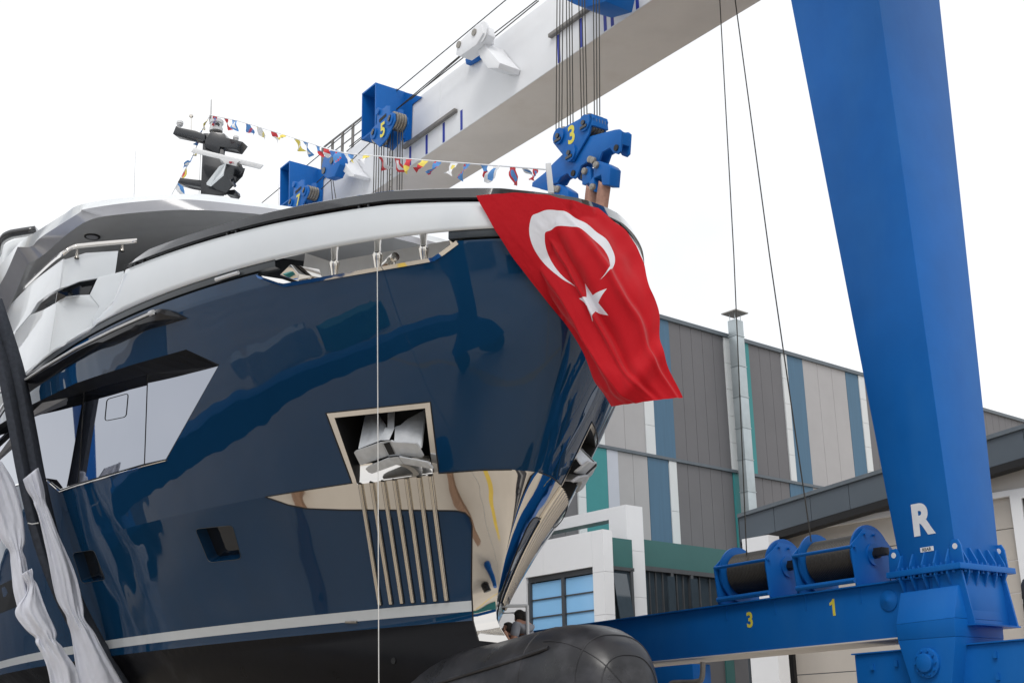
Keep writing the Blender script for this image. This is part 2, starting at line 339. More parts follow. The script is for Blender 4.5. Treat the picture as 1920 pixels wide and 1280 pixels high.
steel_bot = [(540, 946), (575, 953), (640, 955.5), (760, 956), (855, 957), (872, 961), (881, 970), (885, 985), (884, 1100), (887, 1163), (897, 1200)]
st_aw = [(0.0, 5.66)] + [aw(*p) for p in dense(steel_top[1:] + steel_bot, 9, False)] + [(0.0, 3.16), (0.0, 3.5), (0.0, 4.0), (0.0, 4.6), (0.0, 5.2)]
po_aw = [aw(*p) for p in dense(POCKET, 9)]
pt_aw = [[aw(*p) for p in dense(q, 9)] for q in PORTS]
wi_aw = [aw(*p) for p in dense(WIN, 14)]
OPEN = [(484, 516), (533, 533), (620, 518), (700, 504), (815, 484), (833, 472), (860, 452)]    # mooring opening, its lower edge
op_low = [aw(*p) for p in dense(OPEN, 9, False)]
WL = 3.575; ST0 = 3.715; ST1 = 3.875; AMAX = 1.16; WBOT = 1.2
def a_of(u, w_): return math.sqrt(max((u - float(stem(w_))) / par(w_)[0], 0))
def topw(a):
    w_ = 9.0
    for _ in range(12): w_ = float(wg(S(a, w_)[0]))
    return w_
a_grid = np.concatenate([np.linspace(0, 0.3, 40)[:-1], np.linspace(0.3, AMAX, 90)])
top_line = [(a, topw(a)) for a in a_grid]
i0 = min(range(len(a_grid)), key=lambda i: abs(a_grid[i] - op_low[-1][0])); i1 = min(range(len(a_grid)), key=lambda i: abs(a_grid[i] - op_low[0][0]))
outer = [(a_grid[i], WBOT) for i in range(len(a_grid))] + [(AMAX, x) for x in np.linspace(WBOT, topw(AMAX), 40)[1:-1]]
tl = top_line[:i0 + 1] + [p for p in op_low[::-1] if top_line[i0][0] + 1e-4 < p[0] < top_line[i1][0] - 1e-4] + top_line[i1:]
outer += tl[::-1] + [(0.0, x) for x in (8.2, 7.6, 7.0, 6.4, 6.0)] 
SC = 9.0
pts = []; edges = []
def addpoly(poly, closed=True):
    b = len(pts); pts.extend([(p[0] * SC, p[1]) for p in poly]); k = len(poly)
    edges.extend([(b + i, b + (i + 1) % k) for i in range(k if closed else k - 1)])
addpoly(outer); addpoly(st_aw); addpoly(po_aw); addpoly(wi_aw)
for q in pt_aw: addpoly(q)
for lv in (WL, ST0, ST1, 5.72): addpoly([(a, lv) for a in a_grid], False)
for i, a in enumerate(a_grid[1:-1]):
    tw = topw(a)
    for lv in np.concatenate([np.linspace(1.4, 3.4, 7), np.linspace(4.0, 5.6, 16), np.linspace(5.85, tw - 0.05, 30)]):
        pts.append((a * SC, lv))
r = delaunay_2d_cdt([Vector(p) for p in pts], edges, [], 0, 1e-5)
cv = np.array([(p[0] / SC, p[1]) for p in r[0]]); ct = np.array([f for f in r[2] if len(f) == 3])
def inside(P, poly):
    poly = np.array(poly); res = np.zeros(len(P), bool); x, y = P[:, 0], P[:, 1]; m = len(poly)
    for i in range(m):
        x1, y1 = poly[i]; x2, y2 = poly[(i + 1) % m]
        c = ((y1 > y) != (y2 > y)); xi = (x2 - x1) * (y - y1) / ((y2 - y1) if y2 != y1 else 1e-12) + x1; res ^= c & (x < xi)
    return res
cen = cv[ct].mean(1)
ok = inside(cen, outer) & ~inside(cen, po_aw) & ~inside(cen, wi_aw)
for q in pt_aw: ok &= ~inside(cen, q)
ist = inside(cen, st_aw)
reg = np.where(ist, 1, np.where(cen[:, 1] < WL, 3, np.where((cen[:, 1] > ST0) & (cen[:, 1] < ST1), 2, 0))); reg[~ok] = -1
def skin(name, rid, m):
    T = ct[reg == rid]; used = np.unique(T); idx = {int(k): i for i, k in enumerate(used)}
    bp = S(np.maximum(cv[used, 0], 0), cv[used, 1]).T; nV = len(used)
    cT = cv[T].mean(1)[:, None, :] * 0.08 + cv[T] * 0.92; NT = nrm_many(cT.reshape(-1, 2)).reshape(-1, 3, 3)
    V = [W(p, 1) for p in bp] + [W(p, -1) for p in bp]; Fs = []; Ns = []
    for ti, t in enumerate(T):
        ns = list(NT[ti]); f = [idx[int(k)] for k in t]
        g = np.cross(V[f[1]] - V[f[0]], V[f[2]] - V[f[0]])
        if g @ nb(ns[0]) < 0: f = f[::-1]; ns = ns[::-1]
        Fs.append(f); Ns.append([nb(n) for n in ns]); Fs.append([i + nV for i in f[::-1]]); Ns.append([nb(n, -1) for n in ns[::-1]])
    me = bpy.data.meshes.new(name); org = ORG[yacht.name]
    me.from_pydata([tuple(p - org) for p in V], [], Fs); me.materials.append(m)
    me.polygons.foreach_set('use_smooth', [True] * len(me.polygons))
    me.normals_split_custom_set([tuple(x) for n in Ns for x in n])
    o = bpy.data.objects.new(name, me); link(o); o.parent = yacht; ORG[o.name] = org; return o
hull = skin('hull', 0, M['navy']); stemp = skin('stem_plate', 1, M['steel']); skin('waterline_stripe', 2, M['stripe']); bottom = skin('hull_bottom', 3, M['hull_black'])
tag(stemp, 'mirror polished steel plate round the stem and anchor pockets')

# seal line round the steel plate
for sg in (1, -1):
    mb = MB(); mb.tube([W(S(a, w_) + 0.002 * nrm(a, w_), sg) for a, w_ in st_aw[1:-5]], 0.011, 6); mb.out('seal', M['seal'], yacht, smooth=True)

# recesses
def recess(name, poly_aw, depth, wallm, backm, backname, sg, parent=None, dirn=None, inset=0.0):
    Pb = [S(*p) for p in poly_aw]; c = np.mean(poly_aw, 0); n = nrm(*c) if dirn is None else dirn
    Q = [p - n * depth for p in Pb]; cc = np.mean(Q, 0); Q = [q + (cc - q) * inset for q in Q]
    m = len(Pb); mb = MB(); V = [W(p, sg) for p in Pb] + [W(q, sg) for q in Q]
    mb.add(V, [[i, (i + 1) % m, m + (i + 1) % m, m + i] for i in range(m)]); o = mb.out(name, wallm, parent or yacht)
    mk(backname, [W(q, sg) for q in Q] + [W(cc, sg)], [[i, (i + 1) % m, m] for i in range(m)], backm, o)
    return o
for sg in (1, -1):
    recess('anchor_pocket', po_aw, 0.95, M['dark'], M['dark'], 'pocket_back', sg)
    for q in pt_aw:
        recess('porthole', q, 0.22, M['navy'], M['port_glass'], 'pane', sg)
        mb = MB(); mb.tube([W(S(*p) + 0.003 * nrm(*p), sg) for p in q + q[:2]], 0.005, 5); mb.out('porthole_trim', M['groove'], yacht, smooth=True)
    # lower lip of the pocket in bright steel, sloping inwards
    lo = [np.array(aw(x, y)) for x, y in dense([(670, 907), (812, 889)], 12, False)]
    rows = [[W(S(*p) + 0.01 * nrm(*p), sg) for p in lo], [W(S(*p) - 0.01 * nrm(*p) + np.array([0, 0, 0.03]), sg) for p in lo], [W(S(*p) + np.array([.03, .06, 0.30]), sg) for p in lo]]
    mb = MB(); mb.grid(rows); mb.out('roller_plate', M['steel'], yacht, smooth=True)
# guard bars below the pockets
BT = [(676, 905), (697.5, 902.5), (719, 900), (740, 897.5), (762.5, 895), (786, 892.5), (807.5, 890)]
BBm = [(713, 1132), (734, 1130.5), (754.6, 1129), (775, 1127.6), (795, 1126.5), (817, 1125), (838, 1124)]
for sg in (1, -1):
    for a, b in zip(BT, BBm):
        P = [hp(a[0] + (b[0] - a[0]) * t, a[1] + (b[1] - a[1]) * t, 0.006, sg) for t in np.linspace(0, 1, 14)]
        mb = MB(); mb.tube(P, [0.043] * 14, 10); o = mb.out('guard_bar', M['steel_bar'], yacht, smooth=True)
        Q = [hp(a[0] + (b[0] - a[0]) * t, a[1] + (b[1] - a[1]) * t, -0.012, sg) for t in np.linspace(0.3, 1.005, 10)]
        mb = MB(); mb.tube(Q, 0.053, 8); mb.out('bar_bedding', M['seal'], o, smooth=True)

# side window
PANES = [[(-70, 858), (37, 780), (57, 769), (57, 899), (-70, 938)], [(60, 768), (156.5, 735.5), (146.5, 905), (113, 916.5), (88, 896), (72, 897.5), (60, 899)],
         [(158.5, 735), (190, 725), (275.8, 701.5), (269.8, 869), (148.5, 904.5)], [(278, 700.8), (409, 686), (311, 860), (272, 868.6)]]
PLOW = [((-70, 938), (57, 899)), ((60, 899), (146, 905)), ((148, 905), (270, 869)), ((272, 869), (311, 860))]
def pane_plane(k):                                   # upright glass standing on its sill
    a, b_ = (toB(hp(*PLOW[k][i], -0.05)) for i in (0, 1)); t = b_ - a; n = N_(np.array([-t[1], t[0], 0])); n = n if n[1] > 0 else -n; n = N_(n + np.array([0, 0, -.075]))
    return W(a), N_(n[0] * AFT + n[1] * STB + n[2] * UP)
PPL = [pane_plane(k) for k in range(4)]
def gpt(x, y, sg): k = 0 if x < 58.5 else 1 if x < 157 - (y - 735) * .06 else 2 if x < 277 - (y - 700) * .036 else 3; return W(toB(onplane(x, y, *PPL[k])), sg)
def win_side(sg):
    ro, ri = [], []; m = len(WIN); gi = [0, 1, 2, 3, 4, 5, 6, 6, 7, 8, 9, 10, 11, 12, 13]
    for i in range(m):
        for t in (0, 0.25, 0.5, 0.75):
            j = (i + 1) % m; a = np.array(WIN[i]) * (1 - t) + np.array(WIN[j]) * t
            b = np.array(GLASS[gi[i]]) * (1 - t) + np.array(GLASS[gi[j]]) * t
            ro.append(W(S(*aw(*a)), sg)); ri.append(gpt(b[0], b[1], sg))
    k = len(ro); mb = MB(); mb.add(ro + ri, [[i, (i + 1) % k, k + (i + 1) % k, k + i] for i in range(k)])
    root = mb.out('side_window', M['lip'], yacht)
    for c, pp in zip(PANES, PPL): mk('window_pane', [W(toB(onplane(x, y, *pp)), sg) for x, y in c], [list(range(len(c)))], M['glass'], root)
    P = [hp(x, y, 0.01, sg) for x, y in dense([(72, 902), (88, 900), (113, 921.5), (148, 909.5), (272, 872.5), (312, 862.5)], 12, False)]
    mb = MB(); mb.tube(P, 0.014, 6); mb.out('window_sill', M['steel_bar'], root, smooth=True)
    if sg == 1:
        P = [onplane(x, y, PPL[2][0] + PPL[2][1] * .006, PPL[2][1]) for x, y in rounded([(200, 748), (240, 737), (236, 781), (196, 789)], 6)]
        mb = MB(); mb.tube(P + P[:2], 0.006, 4); mb.out('hatch_outline', M['seal'], root)
win_side(1); win_side(-1)

for sg in (1, -1):
    P = [aw(*p) for p in dense([(-2, 1098), (35, 1079), (58, 1083), (38, 1134), (-2, 1150)], 14)]
    c_ = np.mean(P, 0); mk('hull_window', [W(S(*p) + .006 * nrm(*p), sg) for p in P] + [W(S(*c_) + .006 * nrm(*c_), sg)], [[i, (i + 1) % len(P), len(P)] for i in range(len(P))], M['lip'], yacht)
# black side pod below the rubbing band, with the white light tube
POD_T = [(-60, 760), (32, 714), (57, 700), (120, 669), (160, 647), (195, 627), (250, 600), (295, 582), (317, 580), (352, 596)]
POD_B = [(-60, 790), (32, 750), (65, 729), (100, 705), (175, 661), (215, 648), (250, 632), (275, 620), (310, 610), (352, 597)]
for sg in (1, -1):
    rows = []
    T = dense(POD_T, 12, False)
    TB = crom(POD_B, len(T)); TT = crom(POD_T, len(T))
    for f, n in ((0, -0.01), (0.06, 0.10), (0.3, 0.17), (0.62, 0.17), (0.9, 0.05), (1, -0.01)):
        row = []
        for i in range(len(TT)):
            p = TT[i] * (1 - f) + TB[i] * f; k = min(1, (len(TT) - 1 - i) / 5.0); row.append(hp(p[0], p[1], n * (0.15 + 0.85 * k), sg))
        rows.append(row)
    mb = MB(); mb.grid(rows); pod = mb.out('side_pod', M['pod_black'], yacht, smooth=True, sharp=math.radians(25))
    P = [hp(x, y, 0.19, sg) for x, y in dense([(-20, 752), (30, 729), (62, 715), (100, 690), (160, 655), (230, 621), (303, 589)], 12, False)]
    mb = MB(); mb.tube(P, 0.022, 8); mb.out('light_tube', M['plastic_white'], pod, smooth=True)
    mb = MB(); mb.tube([hp(299, 591, 0.19, sg), hp(306, 588, 0.19, sg)], 0.045, 8); mb.tube([hp(50, 722, 0.2, sg), hp(60, 717, 0.2, sg)], 0.05, 8); mb.out('tube_cap', M['plastic_white'], pod)

# ------------------------------------------------------------------ the yacht: rubbing band, bulwark, top rail
_bt = [hit(x, y) for x, y in ((226, 513), (222, 555), (200, 578), (184, 596), (176, 618), (140, 638), (105, 655))]
_btu = [-2.9, -2.3, -1.0, 0.9, 2.3, _bt[0][0] - .15] + [p[0] for p in _bt] + [14, 30]; _btw = [9.20, 9.38, 9.60, 9.76, 9.86, _bt[0][2] + .02] + [p[2] for p in _bt] + [9.30, 9.30]
def wtop(u): return np.interp(u, _btu, _btw)
def a_list(n=150): return np.concatenate([np.linspace(0.0, 0.25, 40)[:-1], np.linspace(0.25, AMAX, n - 39)])
def ring(sections, alist, skip=None):
    """sections: functions a -> boat point; both sides joined round the bow"""
    rows = []
    for fn in sections: rows.append([W(fn(a), -1) for a in alist[::-1]] + [W(fn(a), 1) for a in alist[1:]])
    return rows
def onS(a, dw, n):
    tw = topw(a); p = S(a, tw + dw); m = nrm(a, tw + dw); m = np.array([m[0], m[1], 0]); m /= np.linalg.norm(m); return p + n * m
al = a_list()
OPA0, OPA1 = op_low[-1][0], op_low[0][0]
def band_rows(sec): return ring(sec, al)
rows = band_rows([lambda a: onS(a, 0.012, -0.10), lambda a: onS(a, 0.03, -0.10), lambda a: onS(a, 0.035, 0.015), lambda a: onS(a, 0.12, 0.03), lambda a: onS(a, 0.15, 0.02)])
# leave the band out over the mooring openings
def grid_skip(rows, alist, a0, a1):
    n = len(rows[0]); k = len(alist); mb = MB(); V = [p for r_ in rows for p in r_]; Fs = []
    aa = list(alist[::-1]) + list(alist[1:])
    for i in range(len(rows) - 1):
        for j in range(n - 1):
            m = (aa[j] + aa[j + 1]) / 2
            if a0 < m < a1: continue
            Fs.append([i * n + j, i * n + j + 1, (i + 1) * n + j + 1, (i + 1) * n + j])
    return mb.add(V, Fs)
oa0, oa1 = aw(838, 470)[0], aw(519, 522)[0]
grid_skip(rows, al, oa0, oa1).out('rubbing_band', M['groove'], yacht, smooth=True)
grid_skip(band_rows([lambda a: onS(a, -0.01, 0.0), lambda a: onS(a, -0.01, -0.12), lambda a: onS(a, 0.04, -0.12)]), al, OPA0, OPA1).out('groove', M['seal'], yacht, smooth=True)
def bul(a, f):
    p0 = onS(a, 0.15, 0.02); u = p0[0]; wt = float(wtop(u)); w_ = p0[2] + (wt - p0[2]) * f
    p = S(a, w_); m = nrm(a, w_); m = np.array([m[0], m[1], 0]); m /= np.linalg.norm(m); q = p + m * (0.02 - 0.05 * f + 0.03 * math.sin(math.pi * f)); return q
amax_b = a_of(9.0, 9.6)
alb = np.array([a for a in al if a < AMAX])
rows = ring([lambda a, f=f: bul(a, f) for f in np.linspace(0, 1, 9)], alb)
mb = MB(); mb.grid(rows); bulw = mb.out('bulwark', M['white_paint'], yacht, smooth=True); thicken(bulw, 0.06, 0)
# inner deck
mb = MB(); dk = [W(S(a, 8.62) * np.array([1, 0.97, 1]), 1) for a in alb[2:]]; dp = [W(S(a, 8.62) * np.array([1, 0.97, 1]), -1) for a in alb[2:]]
mb.grid([dk, dp]); mb.out('foredeck', M['deck_grey'], yacht)
# top rail: black gloss coaming carried a little above the bulwark
def railp(a, dz, n):
    q = bul(a, 1.0); m = nrm(a, q[2]); m = np.array([m[0], m[1], 0]); m /= np.linalg.norm(m); q = q + n * m; q[2] += dz; return q
arl = np.array([a for a in al if a <= a_of(_bt[0][0] - .1, 10.0)])
def kt(a): return min(1.0, max(0.0, (a_of(_bt[0][0], 10.0) - a) / 0.04))
rows = ring([lambda a: railp(a, 0.055, -0.24), lambda a: railp(a, 0.055, 0.0), lambda a: railp(a, 0.075 , 0.05), lambda a: railp(a, 0.09 + 0.16 * kt(a), -0.015), lambda a: railp(a, 0.10 + 0.17 * kt(a), -0.05), lambda a: railp(a, 0.10 + 0.17 * kt(a), -0.24), lambda a: railp(a, 0.055, -0.24)], arl)
mb = MB(); mb.grid(rows); n_ = len(rows[0]); k_ = len(rows)
mb.f += [[i * n_ for i in range(k_ - 1)], [i * n_ + n_ - 1 for i in range(k_ - 1)]]
rail = mb.out('top_rail', M['black_gloss'], yacht, smooth=True, sharp=math.radians(25))
tag(rail, 'glossy black rail along the top of the bulwark')
rows = ring([lambda a: railp(a, -0.02, -0.05), lambda a: railp(a, 0.06, -0.05)], arl); mb = MB(); mb.grid(rows); mb.out('rail_base', M['seal'], yacht, smooth=True)
for px in (690, 265, 440):
    for sg in (1, -1):
        h = hit(px, 400 if px == 690 else (470 if px == 265 else 428)); a = a_of(h[0], 9.8)
        P = [W(railp(a + da, dz, -0.02), sg) for da in (-0.004, 0.004) for dz in (-0.02, 0.06)]
        mb = MB(); mb.tube([W(railp(a, -0.03, -0.01), sg), W(railp(a, 0.065, -0.01), sg)], 0.028, 8); mb.out('rail_post', M['mast'], yacht, smooth=True)
        mb = MB(); mb.tube([W(railp(a + 0.012, -0.03, -0.01), sg), W(railp(a + 0.012, 0.065, -0.01), sg)], 0.028, 8); mb.out('rail_post', M['mast'], yacht, smooth=True)

# mooring opening with its polished lining, bollards and fairlead rollers
for sg in (1, -1):
    lo = [S(*aw(x, y)) for x, y in dense(OPEN, 9, False)]; Q = []
    r0 = [W(p + np.array([0, 0.045, 0.0]), sg) for p in lo]; r0b = [W(p + np.array([0, 0.004, -0.05]), sg) for p in lo]
    r1 = [W(p + np.array([0.05, -0.42, 0.02]), sg) for p in lo]
    mb = MB(); mb.grid([r0b, r0, r1]); mo = mb.out('mooring_opening', M['steel'], yacht, smooth=True, sharp=math.radians(30))
    # back lining and ceiling
    bk = [p + np.array([0.1, -0.75, -0.06]) for p in lo]
    mb = MB(); mb.grid([[W(p + np.array([0, 0, 0]), sg) for p in bk], [W(p + np.array([0, -0.06, 0.62]), sg) for p in bk]]); mb.out('back_lining', M['satin'], mo, smooth=True)
    mb = MB(); mb.grid([[W(p, sg) for p in bk], [W(p + np.array([0.05, -0.42, 0.0]), sg) for p in lo]]); mb.out('deck_strip', M['teak'], mo)
    for x, y0, y1 in ((602, 515, 469), (683, 500, 453), (770, 486, 444)):
        c = hit(x, (y0 + y1) / 2); b0 = hit(x, y0 + 4); t0 = hit(x, y1 - 6)
        p0 = np.array([b0[0], b0[1] - 0.22, b0[2]]); p1 = np.array([b0[0] - 0.02, b0[1] - 0.20, t0[2] + 0.06]); L_ = p1 - p0
        mb = MB(); pr = [(0, .05), (.1, .06), (.35, .085), (.46, .1), (.5, .1), (.53, .075), (.6, .062), (.8, .062), (1, .075)]
        mb.tube([W(p0 + L_ * d, sg) for d, r_ in pr], [r_ * 0.85 for d, r_ in pr], 14); mb.out('roller_post', M['steel_bar'], mo, smooth=True)
    for x, y, s in ((655, 488, 0.2), (668, 476, 0.12)):
        c = hit(x, y); mb = MB(); q = np.array([c[0], c[1] - 0.6, c[2]])
        mb.tube([W(q + np.array([-s, 0, 0.02]), sg), W(q + np.array([s, 0, 0.02]), sg)], 0.07, 10); mb.tube([W(q + np.array([0, 0, -0.25]), sg), W(q, sg)], 0.06, 10); mb.out('bollard', M['steel_bar'], mo, smooth=True)
    for (x, y, dx) in ((548, 512, -26), (835, 466, 22)):
        c = hit(x, y); e = hit(x + dx, y + (3 if dx < 0 else -4)); t = hit(x + dx * 0.2, y - 17); b_ = hit(x + dx * 0.1, y + 13)
        def ins(q, d): return W(np.array([q[0], q[1] - d, q[2]]), sg)
        mb = MB(); mb.hexa([ins(c, .1), ins(b_, .12), ins(e, .02), ins(t, .02)], [ins(c, .5), ins(b_, .5), ins(e, .5), ins(t, .5)]); mb.out('fairlead_cheek', M['steel'], mo, bev=0.01)
# temporary tube lamp clipped to the band
P = [hp(x, y, 0.07) for x, y in ((411, 526), (430, 520), (453, 513))]
mb = MB(); mb.tube(P, 0.032, 8); mb.out('tube_lamp', M['plastic_white'], yacht, smooth=True)

# ------------------------------------------------------------------ the yacht: bulbous bow
def bulb_rows():
    us = [4.0, 3.0, 2.0, 1.0, 0.2, -0.5, -1.2, -1.9, -2.5, -2.9, -3.2, -3.42, -3.58, -3.68, -3.73, -3.75]
    hh = [0.55, 0.75, 0.85, 0.92, 0.97, 1.00, 1.02, 1.03, 1.02, 0.97, 0.88, 0.76, 0.60, 0.42, 0.22, 0.02]
    ww = [0.9, 0.9, 0.88, 0.86, 0.84, 0.83, 0.83, 0.83, 0.81, 0.76, 0.68, 0.57, 0.44, 0.30, 0.15, 0.01]
    zc = [2.2, 2.2, 2.2, 2.2, 2.2, 2.19, 2.2, 2.22, 2.24, 2.24, 2.22, 2.2, 2.18, 2.16, 2.15, 2.15]
    R = crom(np.array([us, hh, ww, zc]).T, 46); rows = []
    for u, h, b, z in R:
        row = []
        for k in range(40):
            t = 2 * math.pi * k / 40; c, s_ = math.cos(t), math.sin(t); e = 0.78
            row.append(B(u, b * abs(c) ** e * np.sign(c), z + h * abs(s_) ** e * np.sign(s_)))
        rows.append(row)
    return rows
rows = bulb_rows(); mb = MB(); mb.grid(rows, True); bulb = mb.out('bulbous_bow', M['antifoul'], yacht, smooth=True)
for i in (22, 31, 36):
    mb = MB(); c = np.mean(rows[i], 0); mb.tube([p + (p - c) * 0.002 for p in rows[i]] + rows[i][:1], 0.010, 5, False); mb.out('weld_seam', M['antifoul'], bulb, smooth=True)
for k in (5, 38):
    mb = MB(); mb.tube([rows[i][k] for i in range(24, 42)], 0.010, 5); mb.out('weld_seam', M['antifoul'], bulb, smooth=True)
def bulb_pt(u, k): 
    i = int(np.argmin([abs(toB(r_[0])[0] - u) for r_ in rows])); return rows[i][k]
def on_bulb(x, y):
    v = .8
    for _ in range(8):
        q_ = toB(onplane(x, y, OB + STB * v, STB)); i_ = int(np.argmin([abs(toB(r_[0])[0] - q_[0]) for r_ in rows]))
        rr_ = np.array([toB(p) for p in rows[i_]]); zc_b = (rr_[:, 2].max() + rr_[:, 2].min()) / 2; hb_ = (rr_[:, 2].max() - rr_[:, 2].min()) / 2; wb_2 = rr_[:, 1].max()
        t_ = min(.97, abs((q_[2] - zc_b) / hb_)); v = wb_2 * (1 - t_ ** (2 / .78)) ** (.78 / 2)
    return W(q_)
P = [on_bulb(x, y) + STB * .01 for x, y in ((760, 1303), (820, 1281), (880, 1262), (940, 1244), (1000, 1224), (1030, 1214))]
mb = MB(); mb.tube(list(crom(P, 20)), 0.03, 8); mb.out('bilge_bar', M['antifoul'], bulb, smooth=True)
# thruster grille hole, drain and name of the sea chest
q = hit(738, 1238); a = a_of(q[0], q[2]); n = nrm(a, q[2])
mb = MB(); mb.disc(W(S(a, q[2]) + 0.002 * n), nb(n), 0.05, 0.02, 14); mb.out('drain_hole', M['seal'], yacht)
P = [hp(x, 1165, 0.012) for x in (649, 660, 670)]
mb = MB(); mb.tube(P, 0.022, 6); mb.out('hull_anode', M['sheave'], yacht)

# ------------------------------------------------------------------ the yacht: wheelhouse, wing stations, roof, mast
def rp(x, y, w_): d = ray(x, y); return toB(CAM + d * ((w_ - CAM[2]) / d[2]))
RW = 13.25
F_top = [(-60, 560), (0, 497), (37, 454), (78, 428), (122, 400), (150, 384), (220, 372), (345, 364), (400, 366), (480, 379)]
F_bot = [(-60, 610), (0, 533), (33, 463), (59, 462), (78, 444), (147, 400), (160, 392), (250, 379), (350, 374), (480, 387)]
C_bot = [(-60, 700), (9, 590), (52, 495), (81, 478), (130, 436), (170, 412), (225, 402), (325, 394), (400, 395), (480, 401)]
def rs_(L_): return list(crom(L_[:3], 9))[:-1] + list(crom(L_[2:], 50))
ft = [rp(x, y, RW) for x, y in rs_(F_top)]
fb = [rp(x, y, RW - .20 - .12 * max(0, 1 - i / 8)) for i, (x, y) in enumerate(rs_(F_bot))]
cb = [rp(x, y, RW - .50 - .25 * max(0, 1 - i / 8)) for i, (x, y) in enumerate(rs_(C_bot))]
def close_c(L_): e = L_[-1]; return list(L_) + [np.array([e[0] - 0.12, e[1] * 0.5, e[2]]), np.array([e[0] - 0.16, 0.0, e[2]])]
ft, fb, cb = close_c(ft), close_c(fb), close_c(cb)
def full(L_): return [W(p, 1) for p in L_] + [W(p, -1) for p in L_[-2::-1]]
roof = mk('wheelhouse_roof', *(lambda mb: (mb.v, mb.f))(MB().grid([full(ft), full(fb)])), M['white_paint'], yacht, smooth=True, sharp=math.radians(22))
mb = MB(); mb.grid([full(fb), full(cb)]); mb.out('roof_chamfer', M['soffit'], roof, smooth=True, sharp=math.radians(14))
def inner(L_, du, k, dz): return [np.array([p[0] + du, p[1] * k, p[2] + dz]) for p in L_]
mb = MB(); mb.grid([full(cb), full(inner(cb, 0.9, 0.86, 0.05))]); mb.out('soffit', M['soffit_dark'], roof)
n1 = len(ft)
def slab(L_): m = len(L_); P = [W(p, 1) for p in L_] + [W(np.array([p[0], 0, p[2]])) for p in L_] + [W(p, -1) for p in L_]; return P, [[i, i + 1, m + i + 1, m + i] for i in range(m - 1)] + [[m + i, m + i + 1, 2 * m + i + 1, 2 * m + i] for i in range(m - 1)]
P_, F_ = slab(inner(cb, 0.9, 0.86, 0.05)); mk('soffit', P_, F_, M['soffit_dark'], roof)
P_, F_ = slab(inner(ft, 0.25, 0.97, 0.06)); top = mk('roof_top', P_, F_, M['white_paint'], roof)
mb = MB(); mb.grid([full(ft), full(inner(ft, 0.25, 0.97, 0.06))]); mb.out('roof_edge', M['white_paint'], roof, smooth=True)
q = rp(173, 442, RW - .46)
mb = MB(); mb.lathe(W(q) , (0, 0, -1), [(0, .17), (0.04, .17), (0.045, .14), (0.03, .135)], 24); mb.out('ceiling_light', M['seal'], roof)
mb = MB(); mb.disc(W(q) + np.array([0, 0, -0.035]), (0, 0, 1), 0.13, 0.01, 20); mb.out('ceiling_light', M['soffit'], roof)
# wheelhouse body behind the rail, dark glass round the front
def wh_ring(u0, hb, w_): return [B(u0 + 5.5, hb, w_), B(u0 + 1.2, hb * 0.95, w_), B(u0 + 0.25, hb * 0.6, w_), B(u0, 0, w_), B(u0 + 0.25, -hb * 0.6, w_), B(u0 + 1.2, -hb * 0.95, w_), B(u0 + 5.5, -hb, w_)]
mb = MB(); mb.grid([wh_ring(8.4, 3.9, 8.7), wh_ring(8.7, 3.8, 11.3)]); mb.out('wheelhouse', M['white_paint'], yacht)
mb = MB(); mb.grid([wh_ring(8.7, 3.8, 11.3), wh_ring(9.6, 3.6, 13.0)]); mb.out('wheelhouse_glass', M['port_glass'], yacht)
# hull side above the deck further aft
rows = [[B(u, s_ * 5.55, w_) for u in (12.5, 16, 22, 30)] for w_ in (9.6, 12.6) for s_ in (1,)]
mb = MB(); mb.grid(rows); mb.grid([[B(u, -5.55, w_) for u in (12.5, 16, 22, 30)] for w_ in (9.6, 12.6)]); mb.out('deckhouse_side', M['white_paint'], yacht)
